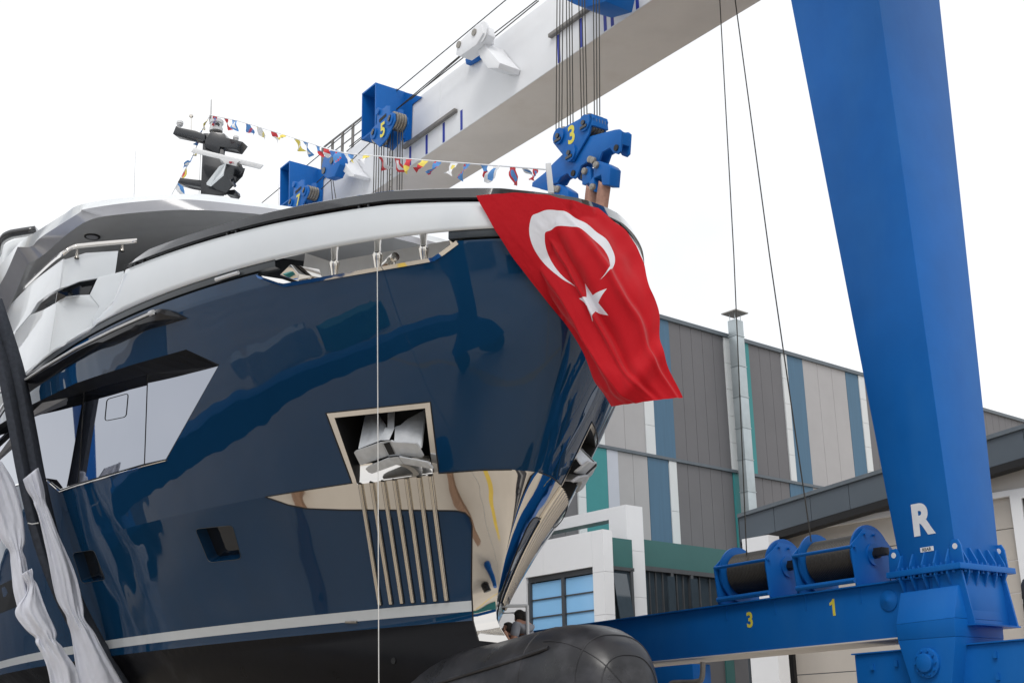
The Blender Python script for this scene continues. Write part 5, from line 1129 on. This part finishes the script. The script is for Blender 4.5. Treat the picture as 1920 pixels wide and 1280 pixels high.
for strips, z0, z1 in ((up_strips, zdiv + .06, ztop - .06), (lo_strips, 2.0, zdiv - .06)):
    for (xa, m), (xb, _) in zip(strips[:-1], strips[1:]):
        s0, s1 = sdiv(xa), sdiv(xb); k = max(1, int(round((s1 - s0) / (0.62 if m in ('c_dark',) else 1.0)))) if m not in ('c_white', 'c_lav') else 1
        dth = {'c_white': .05, 'c_dark': .0, 'c_light': .012, 'c_blue': .02, 'c_teal': .03, 'c_lav': .03}[m]
        if m == 'c_white':
            nz_ = 5
            for j in range(nz_): hbox(s0 + .01, s1 - .01, -.05, dth, z0 + (z1 - z0) * j / nz_ + .006, z0 + (z1 - z0) * (j + 1) / nz_ - .006).out('cladding_panel', M[m], hall)
        else:
            for j in range(k):
                a, b_ = s0 + (s1 - s0) * j / k, s0 + (s1 - s0) * (j + 1) / k
                hbox(a + .008, b_ - .008, -.05, dth, z0, z1).out('cladding_panel', M[m], hall)
hbox(s_left, s_right, -.3, .10, ztop - .06, ztop + .10).out('roof_flashing', M['flash'], hall)
hbox(s_left, s_right, -.05, .08, zdiv - .055, zdiv + .055).out('mid_flashing', M['flash'], hall)
# metal flue on the striped front
pl0 = fs(1412, 985)[0]; duct_b = fpl(1408, 1000, .5); ds = (duct_b - FO) @ D1 / KB; zd1 = fpl(1383, 603, .5)[2] / KB; zd0 = 3.0
dw = 0.24
d0_ = fc(ds, .5, 3.0); flue = empty('metal_flue', d0_, 'square galvanised metal flue with a flat cap climbing the striped hall', 'flue')
zc_ = zd0
while zc_ < zd1:
    h = min(1.25, zd1 - zc_); MB().box(fc(ds, .5, zc_ + h / 2), D1 * dw * KB, NF * dw * .8 * KB, UP * (h / 2 - .006) * KB).out('duct_section', M['galvduct'], flue, bev=0.01)
    MB().box(fc(ds, .5, zc_), D1 * (dw + .02) * KB, NF * (dw * .8 + .02) * KB, UP * .02).out('duct_flange', M['galvduct'], flue); zc_ += h
for s1, s2 in ((-1, -1), (-1, 1), (1, -1), (1, 1)): MB().tube([fc(ds + s1 * .17, .5 + s2 * .13, zd1 - .05), fc(ds + s1 * .17, .5 + s2 * .13, zd1 + .3)], .02, 4).out('cap_leg', M['galvduct'], flue)
MB().box(fc(ds, .5, zd1 + .31), D1 * .56, NF * .53, UP * .03).out('cap', M['sheave'], flue)

# white office block in front of the hall
OC = at(1130, 1000, 37.0 * KB)
NL = -D1                                             # its left face looks along -D1 (towards the camera's left)
def lpl(x, y, off=0.0): return onplane(x, y, OC - NL * off * KB, NL)     # left face plane, pushed back by off
def oc(t, s, z): return np.array([OC[0], OC[1], 0]) + KB * (t * D2 + s * D1 + z * UP)     # t away to the left, s away to the right
def ocq(P): q = P - OC; return np.array([q @ D2, q @ D1, P[2]]) / KB
office = empty('office_block', oc(3, 3, 0), 'white office block with blue glass window and white portal frames', 'building')
def obox(t0, t1, s0, s1, z0, z1): return MB().box(oc((t0 + t1) / 2, (s0 + s1) / 2, (z0 + z1) / 2), D2 * KB * abs(t1 - t0) / 2, D1 * KB * abs(s1 - s0) / 2, UP * KB * abs(z1 - z0) / 2)
zpar = ocq(lpl(1130, 991))[2]; wr = ocq(lpl(1111, 1062)); wl = ocq(lpl(986, 1082)); wb = ocq(lpl(1111, 1170)); zwt = (wr[2] + wl[2]) / 2; zwb = wb[2] - .1
tl0, tr0 = wl[0], wr[0]; tend = 9.0
th_ = 0.38
for j in range(6): obox(0, tr0, 0, th_, zpar * j / 6 + .004, zpar * (j + 1) / 6 - .004).out('pier_panel', M['office_white'], office)
for j in range(4): obox(tr0 + .006 + (tend - tr0) * j / 4, tr0 + (tend - tr0) * (j + 1) / 4, 0, th_ - .003, zwt, zpar - .002).out('parapet_panel', M['office_white'], office)
obox(tl0, tend, 0, th_ - .003, 0, zwt - .003).out('wall', M['office_white'], office)
obox(tr0 + .003, tl0 - .003, .02, th_ - .003, 0, zwb - .45).out('wall', M['office_white'], office)
obox(tr0 + .003, tl0 - .003, -.05, th_ - .01, zwb - .45, zwb - .02).out('sill_band', M['c_green'], office)
# window: 2 x 3 panes with frame
win = obox(tr0 + .003, tl0 - .003, .10, .16, zwt - .16, zwt - .004).out('window', M['frame'], office)
tm = ocq(lpl(1051, 1100))[0]
obox(tl0 - .10, tl0 - .01, .06, .16, zwb, zwt - .165).out('window_frame', M['frame'], win)
obox(tm - .06, tm + .06, .08, .2, zwb, zwt - .165).out('window_frame', M['frame'], win)
hh_ = (zwt - .17 - zwb) / 3
for i in range(3):
    for (t0, t1) in ((tr0 + .01, tm - .062), (tm + .062, tl0 - .105)):
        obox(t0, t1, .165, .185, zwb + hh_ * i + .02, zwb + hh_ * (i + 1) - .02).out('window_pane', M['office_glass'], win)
        if i: obox(t0, t1, .13, .16, zwb + hh_ * i - .018, zwb + hh_ * i + .018).out('window_frame', M['frame'], win)
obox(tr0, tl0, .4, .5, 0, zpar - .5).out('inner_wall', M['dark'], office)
# portal frame behind: beam and pier
sB = 1.55
pb = ocq(onplane(1173, 945, OC + D1 * sB * KB, D1)); pbl = ocq(onplane(1047, 968, OC + D1 * sB * KB, D1))
zB = pb[2]; tB = pb[0]
for j in range(6): obox(tB, tB - .001 + .75, sB, sB + .72, zB * j / 6 + .004, zB * (j + 1) / 6 - .004).out('pier_panel', M['office_white'], office)
obox(tB + .752, tB + 12, sB, sB + .50, zB - .36, zB - .002).out('portal_beam', M['office_white'], office)
# recess with teal panel and tall window between front pier and portal
pr = ocq(onplane(1158, 1008, OC + D2 * .35 * KB, D2)); zrt = pr[2]
obox(.35, .5, th_, sB, zwt, zrt).out('green_panel', M['c_green'], office)
tw_ = obox(.36, .40, th_ + .12, sB - .06, zwb - 1.2, zwt - .02).out('window', M['dark_glass'], office)
for s_ in (th_ + .12, sB - .1): obox(.30, .36, s_ - .05, s_ + .05, zwb - 1.2, zwt).out('window_frame', M['frame'], tw_)
obox(.30, .36, th_ + .1, sB, zwt - .05, zwt + .05).out('window_frame', M['frame'], tw_)
mb = MB(); P = [oc(.28, th_ + .25, zwt - .15), oc(.28, sB - .35, zwt - .15), oc(.0, sB - .28, zwt - 2.0), oc(.0, th_ + .3, zwt - 2.0)]; mb.prism(P, D2 * .04); mb.out('open_sash', M['dark_glass'], tw_)
# right wing: green band over a long dark window
tR = .95
def rpl(x, y): return onplane(x, y, OC + D2 * tR * KB, D2)
g0, g1 = ocq(rpl(1198, 1009)), ocq(rpl(1379, 1033)); zgt = (g0[2] + g1[2]) / 2; zgb = (ocq(rpl(1203, 1058))[2] + ocq(rpl(1360, 1078))[2]) / 2; sE = g1[1] + 5
obox(tR, tR + 8, sB + .72, sE, zgb, zgt).out('green_band', M['c_green'], office)
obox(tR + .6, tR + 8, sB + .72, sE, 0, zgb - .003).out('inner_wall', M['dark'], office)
zlb = zgb - 2.6
lw_ = obox(tR + .1, tR + .14, sB + .75, sE - .02, zlb, zgb - .02).out('window', M['dark_glass'], office)
obox(tR - .04, tR + .1, sB + .72, sE, zgb - .14, zgb - .004).out('window_frame', M['frame'], lw_)
for x in (1203, 1260, 1297, 1362):
    s_ = ocq(rpl(x, 1100))[1]; obox(tR - .04, tR + .1, s_ - .06, s_ + .06, zlb, zgb - .145).out('window_frame', M['frame'], lw_)
for x in (1221, 1233, 1246, 1272, 1284, 1315, 1334, 1351):
    s_ = ocq(rpl(x, 1100))[1]; obox(tR + .05, tR + .1, s_ - .022, s_ + .022, zlb, zgb - .145).out('window_frame', M['frame'], lw_)
s0, s1 = ocq(rpl(1203, 1100))[1], sE - .1
obox(tR + .04, tR + .1, s0, s1, zgb - 1.55, zgb - 1.49).out('window_frame', M['frame'], lw_)
for x in (1242, 1285, 1352):
    s_ = ocq(rpl(x, 1100))[1]; obox(tR - .3, tR - .26, s_ - .05, s_ + .25, zgb - 2.2, zgb - .3).out('open_sash', M['dark_glass'], lw_)
# lower wall right of it: white pier, green strips, seen under the side beam
obox(tR, tR + .3, sB + .72, sE, 0, zlb - .003).out('wall', M['c_dark'], office)
for xa, xb, m in ((1360, 1376, 'c_green'), (1376, 1428, 'c_dark'), (1430, 1460, 'office_white'), (1462, 1470, 'c_green')):
    s0, s1 = ocq(rpl(xa, 1260))[1], ocq(rpl(xb, 1260))[1]; obox(tR - .05, tR - .004, s0, s1 - .01, 0, zlb + .4).out('wall_panel', M[m], office)

# cream shed with a slate fascia on the right
SP = at(1385, 1000, 36.0 * KB)
def spl(x, y, off=0.0): return onplane(x, y, SP + NL * off * KB, NL)
def sq(P): q = P - SP; return np.array([q @ (-D2), q @ NL, P[2]]) / KB        # along to the right-near, towards camera
def scp(a, off, z): return np.array([SP[0], SP[1], 0]) + KB * (-a * D2 + off * NL + z * UP)
shed = empty('cream_shed', scp(4, -6, 0), 'cream walled shed with sloping slate grey fascia behind the column', 'building')
FTp = [sq(spl(x, y, .5)) for x, y in ((1385, 970), (1600, 904), (1853, 825.5), (1925, 801))]; FBp = [sq(spl(x, y, .5)) for x, y in ((1398, 1013), (1600, 952), (1858, 876), (1925, 855))]
ka = np.polyfit([p[0] for p in FTp], [p[2] for p in FTp], 1); kb = np.polyfit([p[0] for p in FBp], [p[2] for p in FBp], 1)
a_end = FTp[-1][0] + 6; a0_ = FTp[0][0]
nF = int((a_end - a0_) / 1.15)
for i in range(nF):
    a, b_ = a0_ + (a_end - a0_) * i / nF + .008, a0_ + (a_end - a0_) * (i + 1) / nF - .008
    mb = MB(); mb.prism([scp(a, .5, np.polyval(kb, a)), scp(b_, .5, np.polyval(kb, b_)), scp(b_, .5, np.polyval(ka, b_)), scp(a, .5, np.polyval(ka, a))], -NL * .11); mb.out('fascia_panel', M['fascia'], shed)
mb = MB(); mb.prism([scp(a0_, .56, np.polyval(ka, a0_)), scp(a_end, .56, np.polyval(ka, a_end)), scp(a_end, .56, np.polyval(ka, a_end) + .10), scp(a0_, .56, np.polyval(ka, a0_) + .10)], -NL * 17); mb.out('roof', M['flash'], shed)
mb = MB(); mb.prism([scp(a0_ + .4, .52, np.polyval(kb, a0_) - .16), scp(a_end, .52, np.polyval(kb, a_end) - .16), scp(a_end, .52, np.polyval(kb, a_end) - .004), scp(a0_ + .1, .52, np.polyval(kb, a0_) - .004)], -NL * .5); mb.out('eaves_trim', M['seal'], shed)
mb = MB(); mb.prism([scp(a0_ - .02, .5, 0), scp(a0_ - .02, .5, np.polyval(ka, a0_)), scp(a0_ - .02, -10, np.polyval(ka, a0_)), scp(a0_ - .02, -10, 0)], -D2 * -.02 + D2 * 0); mb.out('end_wall', M['fascia'], shed)
hd = [sq(spl(x, y)) for x, y in ((1461, 1001), (1671, 966))]; zh = (hd[0][2] + hd[1][2]) / 2
adl = sq(spl(1470, 1100))[0]; adr = adl + 9.5
def sbox(a0, a1, o0, o1, z0, z1): return MB().box(scp((a0 + a1) / 2, (o0 + o1) / 2, (z0 + z1) / 2), D2 * KB * abs(a1 - a0) / 2, NL * KB * abs(o1 - o0) / 2, UP * KB * abs(z1 - z0) / 2)
mb = MB(); mb.prism([scp(a0_ + .5, 0, zh + .12), scp(a_end, 0, zh + .12), scp(a_end, 0, np.polyval(kb, a_end)), scp(a0_ + .5, 0, np.polyval(kb, a0_ + .5))], -NL * .2); mb.out('wall', M['shed_wall'], shed)
nw_ = 8
sbox(a0_ + .5, adl, -.2, 0, 0, zh + .118).out('wall', M['shed_wall'], shed)
sbox(adr, a_end, -.2, 0, 0, zh + .118).out('wall', M['shed_wall'], shed)
sbox(adl - .2, adr, -.1, .04, zh - .02, zh + .12).out('door_header', M['office_white'], shed)
sbox(adl - .02, adl + .12, -.12, .02, 0, zh - .03).out('door_jamb', M['seal'], shed)
nd = 9
for i in range(nd): sbox(adl + .12, adr, -.16, -.10, zh * i / nd + .01, zh * (i + 1) / nd - .014).out('door_panel', M['shed_door'], shed)
wb2 = [sq(spl(x, y, .6)) for x, y in ((1392, 1010), (1442, 1040))]
pA, pB = sq(spl(1391, 1010, 1.0)), sq(spl(1441, 1010, 1.0)); zA = (sq(spl(1405, 1008, 1.0))[2])
sbox(pA[0], pB[0], .55, 1.0, 0, zA).out('entrance_box', M['office_white'], shed)
# second door jamb at far right
pj = sq(spl(1895, 930)); sbox(pj[0], pj[0] + .28, .0, .06, 0, pj[2]).out('door_jamb', M['office_white'], shed); sbox(pj[0] + .32, pj[0] + .5, .0, .03, 0, pj[2] - .1).out('door_jamb', M['seal'], shed); sbox(pj[0] + .52, a_end, .0, .04, 0, pj[2] - .1).out('door_panel', M['shed_door'], shed)
sbox(pj[0] + .003, a_end, .0, .055, pj[2] - .097, pj[2] + .12).out('door_header', M['office_white'], shed)

# hose reel at the right edge, pipe under the beam
hr = empty('hose_reel', at(1925, 1150, 21.0), 'black hose reel at the right edge beside the column', 'hose reel')
mb = MB(); c = at(1931, 1145, 21.0)
for j in range(4): mb.lathe(c + np.array([.0, .03, 0]) * j, (1, -.4, 0), [(-.05, .50 - .02 * j), (0, .53 - .02 * j), (.05, .50 - .02 * j)], 28)
mb.out('reel', M['rubber'], hr, smooth=True)
mb = MB(); mb.lathe(c, (1, -.4, 0), [(-.09, .3), (.09, .3)], 20); mb.out('hub', M['mast'], hr)
mb = MB(); mb.tube([c, np.array([c[0] + .1, c[1], 0.0])], .06, 6); mb.out('stand', M['mast'], hr)
P = crom([cpl(1258, 1288, .25), cpl(1262, 1279, .25), cpl(1305, 1277, .25), cpl(1316, 1270, .25), cpl(1318, 1240, .25)], 20)
mb = MB(); mb.tube(list(P), .055, 8); mb.out('exhaust_pipe', M['railsteel'], hoist, smooth=True)
mb = MB(); a_, b_ = cco(cpl(1182, 1256, .3)), cco(cpl(1297, 1256, .3)); mb.box(cc((a_[0] + b_[0]) / 2, .02, 2.95), DC * abs(a_[0] - b_[0]) / 2, NC * .25, UP * .3); mb.out('engine_box', M['crane_blue'], hoist, bev=0.03)
mb = MB(); a_ = cco(cpl(1184, 1256, .3)); mb.box(cc(a_[0], .2, 3.35), DC * .04, NC * .06, UP * .28); mb.out('engine_box', M['crane_blue'], hoist)

# ------------------------------------------------------------------ workers on a lift behind the stem
LY = 21.6
def ptl(x, y, Y=LY): return at(x, y, Y)
lz = 2.25
lb = ptl(978, 1190, LY + .35); lift = empty('work_lift', (lb[0], lb[1], 0), 'work lift with pale guard rails behind the stem', 'work lift')
def lbx(c, hx, hy, hz, nm, m): MB().box(np.array(c), np.array([hx, 0, 0]), np.array([0, hy, 0]), np.array([0, 0, hz])).out(nm, m, lift, bev=0.005)
lbx((lb[0], lb[1], lz), .62, .6, .05, 'platform', M['galv'])
lbx((lb[0], lb[1], .45), .8, .6, .3, 'chassis', M['yellow'])
for s_ in (-1, 1):
    mb = MB(); mb.tube([(lb[0] - .6, lb[1] + s_ * .4, .7), (lb[0] + .6, lb[1] + s_ * .4, lz - .1)], .04, 6); mb.tube([(lb[0] + .6, lb[1] + s_ * .36, .7), (lb[0] - .6, lb[1] + s_ * .36, lz - .1)], .04, 6); mb.out('scissor_arm', M['galv'], lift)
    for t_ in (-.5, .5): mb = MB(); mb.disc((lb[0] + t_, lb[1] + s_ * .55, .22), (0, 1, 0), .22, .12, 20); mb.out('wheel', M['rubber'], lift)
zr = ptl(1000, 1137)[2]
for xx, yy in ((-.55, -.55), (.10, -.55), (.10, .55), (-.55, .55)):
    mb = MB(); mb.tube([(lb[0] + xx, lb[1] + yy, lz), (lb[0] + xx, lb[1] + yy, zr)], .028, 8); mb.out('guard_post', M['plastic_white'], lift, smooth=True)
for z_ in (zr, (zr + lz) / 2):
    mb = MB(); c_ = [(-.55, -.55), (.10, -.55), (.10, .55), (-.55, .55), (-.55, -.55)]; mb.tube([(lb[0] + a, lb[1] + b_, z_) for a, b_ in c_], .026, 8); mb.out('guard_rail', M['plastic_white'], lift, smooth=True)

def person(name, joints, radii, bones, head, face_dir, label, shirt, loc):
    root = empty(name, loc, label, 'person')
    org = ORG[root.name]
    def skinmesh(nm, js, bs, m, rootj):
        ks = sorted({k for b_ in bs for k in b_}); ix = {k: i for i, k in enumerate(ks)}
        me = bpy.data.meshes.new(nm); me.from_pydata([tuple(np.array(joints[k]) - org) for k in ks], [(ix[a], ix[b_]) for a, b_ in bs], [])
        o = bpy.data.objects.new(nm, me); link(o); o.parent = root; ORG[o.name] = org
        sk = o.modifiers.new('skin', 'SKIN'); sk.use_smooth_shade = True
        if not me.skin_vertices: 
            bm = bmesh.new(); bm.from_mesh(me); bm.verts.layers.skin.verify(); bm.to_mesh(me); bm.free()
        for k in ks: me.skin_vertices[0].data[ix[k]].radius = radii[k]; me.skin_vertices[0].data[ix[k]].use_root = (k == rootj)
        ss = o.modifiers.new('sub', 'SUBSURF'); ss.levels = 2; ss.render_levels = 2; me.materials.append(m)
        return o
    skinmesh('body', None, bones, M['skin'], 'pelvis')
    sh = {k: v for k, v in radii.items()}
    # clothing: slightly larger shells over the trunk, upper arms and legs
    def shell(nm, bs, m, grow, rootj, cuts=None):
        for k in radii: radii[k] = tuple(x + grow for x in sh[k])
        o = skinmesh(nm, None, bs, m, rootj)
        for k in radii: radii[k] = sh[k]
        return o
    shell('shirt', [('pelvis', 'waist'), ('waist', 'chest'), ('chest', 'upper'), ('upper', 'shl'), ('upper', 'shr'), ('shl', 'sll'), ('shr', 'slr')], shirt, .016, 'waist')
    shell('trousers', [('pelvis', 'hipl'), ('pelvis', 'hipr'), ('hipl', 'kneel'), ('kneel', 'ankl'), ('hipr', 'kneer'), ('kneer', 'ankr'), ('pelvis', 'belt')], M['jeans'], .014, 'pelvis')
    # head with features and hair
    h = np.array(head); f = N_(face_dir); upv = N_(h - np.array(joints['neck'])); f = N_(f - upv * (f @ upv)); sdv = np.cross(f, upv)
    def ell(c, r3, n=14): 
        rows_ = []
        for i in range(n + 1):
            t = math.pi * i / n; rows_.append([c + upv * r3[2] * math.cos(t) * 1.0 + (f * r3[1] * math.cos(p) + sdv * r3[0] * math.sin(p)) * max(math.sin(t), 1e-3) for p in np.linspace(0, 2 * math.pi, 18, False)])
        return rows_
    mb = MB(); mb.grid(ell(h, (.075, .095, .115)), True); mb.grid(ell(h + f * .1 - upv * .01, (.014, .022, .025), 8), True)
    for s_ in (-1, 1): mb.grid(ell(h + sdv * s_ * .077 - upv * .005, (.012, .022, .03), 8), True)
    mb.out('head', M['skin'], root, smooth=True)
    for s_ in (-1, 1):
        mb = MB(); mb.grid(ell(h + sdv * s_ * .032 + f * .082 + upv * .015, (.012, .012, .009), 8), True); mb.out('eye', M['plastic_white'], root, smooth=True)
    mb = MB(); mb.grid(ell(h + f * .088 - upv * .055, (.025, .01, .007), 8), True); mb.out('mouth', M['logo_red'], root, smooth=True)
    # hair cap
    rr = np.random.default_rng(len(name) + int(abs(loc[0]) * 100)); mb = MB(); n = 18; rows_ = []
    for i in range(n + 1):
        t = math.pi * i / n * .82; row = []
        for p in np.linspace(0, 2 * math.pi, 32, False):
            front = math.cos(p) > .45 and t > .95
            k = .90 if front else 1.13 + .10 * rr.random(); row.append(h + upv * .118 * math.cos(t) * (1.12 if not front else .9) + (f * .098 * math.cos(p) + sdv * .080 * math.sin(p)) * max(math.sin(t), 1e-3) * k - f * .008)
        rows_.append(row)
    mb.grid(rows_, True); mb.out('hair', M['hair'], root, smooth=True)
    for s_, wr_, el in (('l', 'wrl', 'ell'), ('r', 'wrr', 'elr')):
        w0 = np.array(joints[wr_]); d = N_(w0 - np.array(joints[el])); a = N_(np.cross(d, UP)); b_ = np.cross(d, a); mb = MB()
        mb.tube([w0 - d * .02, w0 + d * .03, w0 + d * .09], [.028, .04, .038], 10)
        for k, (o_, L_) in enumerate(((-.03, .065), (-.01, .075), (.01, .072), (.03, .058))):
            q = w0 + d * .085 + a * o_; mb.tube([q, q + d * L_ * .5 - b_ * .006, q + d * L_ * .85 - b_ * .028], [.010, .009, .007], 6)
        q = w0 + d * .03 + a * .035; mb.tube([q, q + d * .03 + a * .022, q + d * .06 + a * .026 - b_ * .012], [.012, .011, .008], 6); mb.out('hand', M['skin'], root, smooth=True)
    for s_ in 'lr':
        an = np.array(joints['ank' + s_]); ff = N_((face_dir[0], face_dir[1], 0)); c = an + ff * .07 + np.array([0, 0, .05 - (an[2] - (lz + .05))])
        c[2] = lz + .105; e = np.cross(UP, ff); mb = MB(); mb.box(c, ff * .14, e * .045, UP * .05); mb.out('shoe', M['rubber'], root, bev=.02)
    return root
def joints_for(hip, bend, face, headp, reach_l, reach_r, sc=1.0):
    f = N_((face[0], face[1], 0)); sdv = np.cross(f, UP); J = {}
    J['pelvis'] = hip; up_ = N_(bend); J['waist'] = hip + up_ * .16; J['chest'] = hip + up_ * .34; J['upper'] = hip + up_ * .48; J['neck'] = J['upper'] + N_(headp - J['upper']) * .09; J['belt'] = hip + up_ * .04
    J['headb'] = headp - N_(headp - J['neck']) * .06
    for s_, k, rc in ((-1, 'l', reach_l), (1, 'r', reach_r)):
        sh_ = J['upper'] + sdv * s_ * .18 - up_ * .02; J['sh' + k] = sh_; d = rc - sh_; L_ = np.linalg.norm(d); mid = sh_ + d * .5 - UP * math.sqrt(max(.0, .28 ** 2 - min(L_ / 2, .28) ** 2)) ; J['el' + k] = mid; J['wr' + k] = rc; J['sl' + k] = sh_ + (mid - sh_) * .62
        hp_ = hip + sdv * s_ * .1 - UP * .06; J['hip' + k] = hp_; kn = np.array([hp_[0], hp_[1], 0]) + f * .05; kn[2] = (hp_[2] + lz + .1) / 2; J['knee' + k] = kn; J['ank' + k] = np.array([hp_[0], hp_[1], lz + .14])
    return J
RAD = {'pelvis': (.15, .12), 'belt': (.15, .12), 'waist': (.145, .105), 'chest': (.165, .12), 'upper': (.14, .11), 'neck': (.06, .06), 'headb': (.055, .06), 'shl': (.07, .07), 'shr': (.07, .07), 'sll': (.062, .062), 'slr': (.062, .062), 'ell': (.042, .042), 'elr': (.042, .042), 'wrl': (.03, .03), 'wrr': (.03, .03),
       'hipl': (.095, .1), 'hipr': (.095, .1), 'kneel': (.065, .065), 'kneer': (.065, .065), 'ankl': (.045, .045), 'ankr': (.045, .045)}
BON = [('pelvis', 'belt'), ('belt', 'waist'), ('waist', 'chest'), ('chest', 'upper'), ('upper', 'neck'), ('neck', 'headb'), ('upper', 'shl'), ('upper', 'shr'), ('shl', 'sll'), ('sll', 'ell'), ('ell', 'wrl'), ('shr', 'slr'), ('slr', 'elr'), ('elr', 'wrr'), ('pelvis', 'hipl'), ('pelvis', 'hipr'), ('hipl', 'kneel'), ('kneel', 'ankl'), ('hipr', 'kneer'), ('kneer', 'ankr')]
hd1 = ptl(975, 1157, LY - .05); hip1 = ptl(1000, 1222, LY + .05); face1 = N_((-.75, .55, -.1))
J1 = joints_for(hip1, N_(hd1 - hip1 + np.array([.02, 0, -.05])), face1, hd1, ptl(950, 1192, LY - .25), ptl(962, 1196, LY + .3))
joints = J1; person('person', J1, dict(RAD), [b_ for b_ in BON if b_[0] != 'belt' and b_[1] != 'belt'] + [('pelvis', 'waist')], hd1, face1, 'person in a grey shirt leaning over the bulb, back to the camera', M['tshirt'], (hip1[0], hip1[1], lz + .05))
hd2 = ptl(952, 1180, LY + .45); hip2 = ptl(945, 1250, LY + .5); face2 = N_((-.9, -.2, -.1))
J2 = joints_for(hip2, N_(hd2 - hip2), face2, hd2, ptl(935, 1215, LY + .2), ptl(940, 1222, LY + .6)); joints = J2
person('person', J2, dict(RAD), [b_ for b_ in BON if b_[0] != 'belt' and b_[1] != 'belt'] + [('pelvis', 'waist')], hd2, face2, 'dark haired person crouching close behind the polished stem', M['jeans'], (hip2[0], hip2[1], lz + .05))

# ------------------------------------------------------------------ the yard behind the camera, seen only in the paint and steel
yl = sheet('yard_line', -40, 40, 11.0, 11.35, .004, M['yard_yellow'])
yl2 = sheet('yard_line', 2.2, 2.5, -40, 10.9, .004, M['yard_yellow'])
sheet('apron', -14, 8, 2, 8, .008, M['shed_wall']) if False else None
def bshed(x0, x1, y0, y1, z1, m, label, doors):
    root = empty('workshop', ((x0 + x1) / 2, (y0 + y1) / 2, 0), label, 'building')
    MB().box(((x0 + x1) / 2, (y0 + y1) / 2, z1 / 2), ((x1 - x0) / 2, 0, 0), (0, (y1 - y0) / 2, 0), (0, 0, z1 / 2)).out('wall', m, root, bev=.05)
    for a, b_, h in doors: MB().box(((a + b_) / 2, y1 + .03, h / 2), ((b_ - a) / 2, 0, 0), (0, .06, 0), (0, 0, h / 2)).out('door', M['c_blue'], root)
    MB().box(((x0 + x1) / 2, (y0 + y1) / 2, z1 + .15), ((x1 - x0) / 2 + .4, 0, 0), (0, (y1 - y0) / 2 + .4, 0), (0, 0, .15)).out('roof', M['flash'], root)
bshed(-60, -22, -45, -25, 11, M['c_light'], 'grey workshop behind the camera, mirrored in the hull', [(-52, -46, 6), (-40, -34, 6)])
bshed(-16, 30, -40, -22, 9, M['office_white'], 'white workshop behind the camera, mirrored in the hull', [(-12, -6, 5), (2, 8, 5), (16, 22, 5)])
bshed(-80, -40, 62, 112, 8.5, M['c_dark'], 'low dark workshop added unseen far behind the yacht, to darken its side reflection', [(-75, -65, 5)])  # added out of view so the aft hull mirrors something dark
added_dark_ground = sheet('added_dark_ground', -260, -13, 30, 320, .006, M['added_dark_ground'])  # dark ground added out of view, darkens what the aft hull mirrors
# loose yard things ahead of the bow, met only as reflections in the stem plate
def drum(x, y, m, label):  # drums added below the view as dark shapes in the stem plate's reflection
    root = empty('oil_drum', (x, y, 0), label, 'drum', 'oil drums added for the stem plate reflection')
    MB().lathe((x, y, 0), UP, [(0, .29), (.03, .3), (.28, .29), (.3, .305), (.32, .29), (.58, .29), (.6, .305), (.62, .29), (.86, .3), (.89, .29)], 24).out('barrel', m, root, smooth=True)
    MB().disc((x + .12, y, .895), UP, .04, .02, 12).out('bung', M['seal'], root)
drum(-6.1, 15.2, M['crane_blue'], 'blue oil drum added ahead of the bow below the view, for the stem plate to mirror'); drum(-7.1, 15.6, M['antifoul'], 'black oil drum added ahead of the bow below the view, for the stem plate to mirror')
tag(mk('painted_line', [(-1.2, 18.2, .004), (-1.5, 18.3, .004), (-3.7, 15.0, .004), (-3.4, 14.85, .004)], [[0, 1, 2, 3]], M['yard_yellow'], loc=(0, 0, 0)), kind='structure')
M['timber'] = mat('weathered timber', (0.22, 0.13, 0.08), 0.8, var=0.3, scale=2, stretch=(1, 8, 8))
def baulk(c, ang, L_, label):
    d = np.array([math.cos(ang), math.sin(ang), 0]); e = np.array([-d[1], d[0], 0])
    o = MB().box(np.array([c[0], c[1], .16]), d * L_, e * .17, UP * .155).out('timber_baulk', M['timber'], bev=.015); tag(o, label, 'timber', 'timber baulks in the yard')
baulk((-4.3, 17.4), 1.1, 1.1, 'timber baulk nearest the stem on the ground'); baulk((-10.4, 21.3), .4, 1.2, 'timber baulk furthest from the stem on the ground')
def container(x, y, ang, m, label):  # boxes added out of view to put patches into the hull's reflection
    root = empty('shipping_container', (x, y, 0), label, 'container'); d = np.array([math.cos(ang), math.sin(ang), 0]); e = np.array([-d[1], d[0], 0]); c = np.array([x, y, 1.3])
    MB().box(c, d * 3.0, e * 1.15, UP * 1.25).out('body', m, root)
    for k in range(19):
        for s_ in (-1, 1): MB().box(c + d * (-2.8 + k * .311) + e * s_ * 1.18, d * .08, e * .03, UP * 1.15).out('rib', m, root)
    for s1 in (-1, 1):
        for s2 in (-1, 1): MB().box(c + d * 3.0 * s1 + e * 1.15 * s2, d * .09, e * .09, UP * 1.3).out('corner_post', m, root)
container(-25, 15.0, 1.9, M['c_white'], 'white shipping container added left of the view for the hull to mirror'); container(-21, 9.0, 1.6, M['c_teal'], 'teal shipping container added left of the view for the hull to mirror')
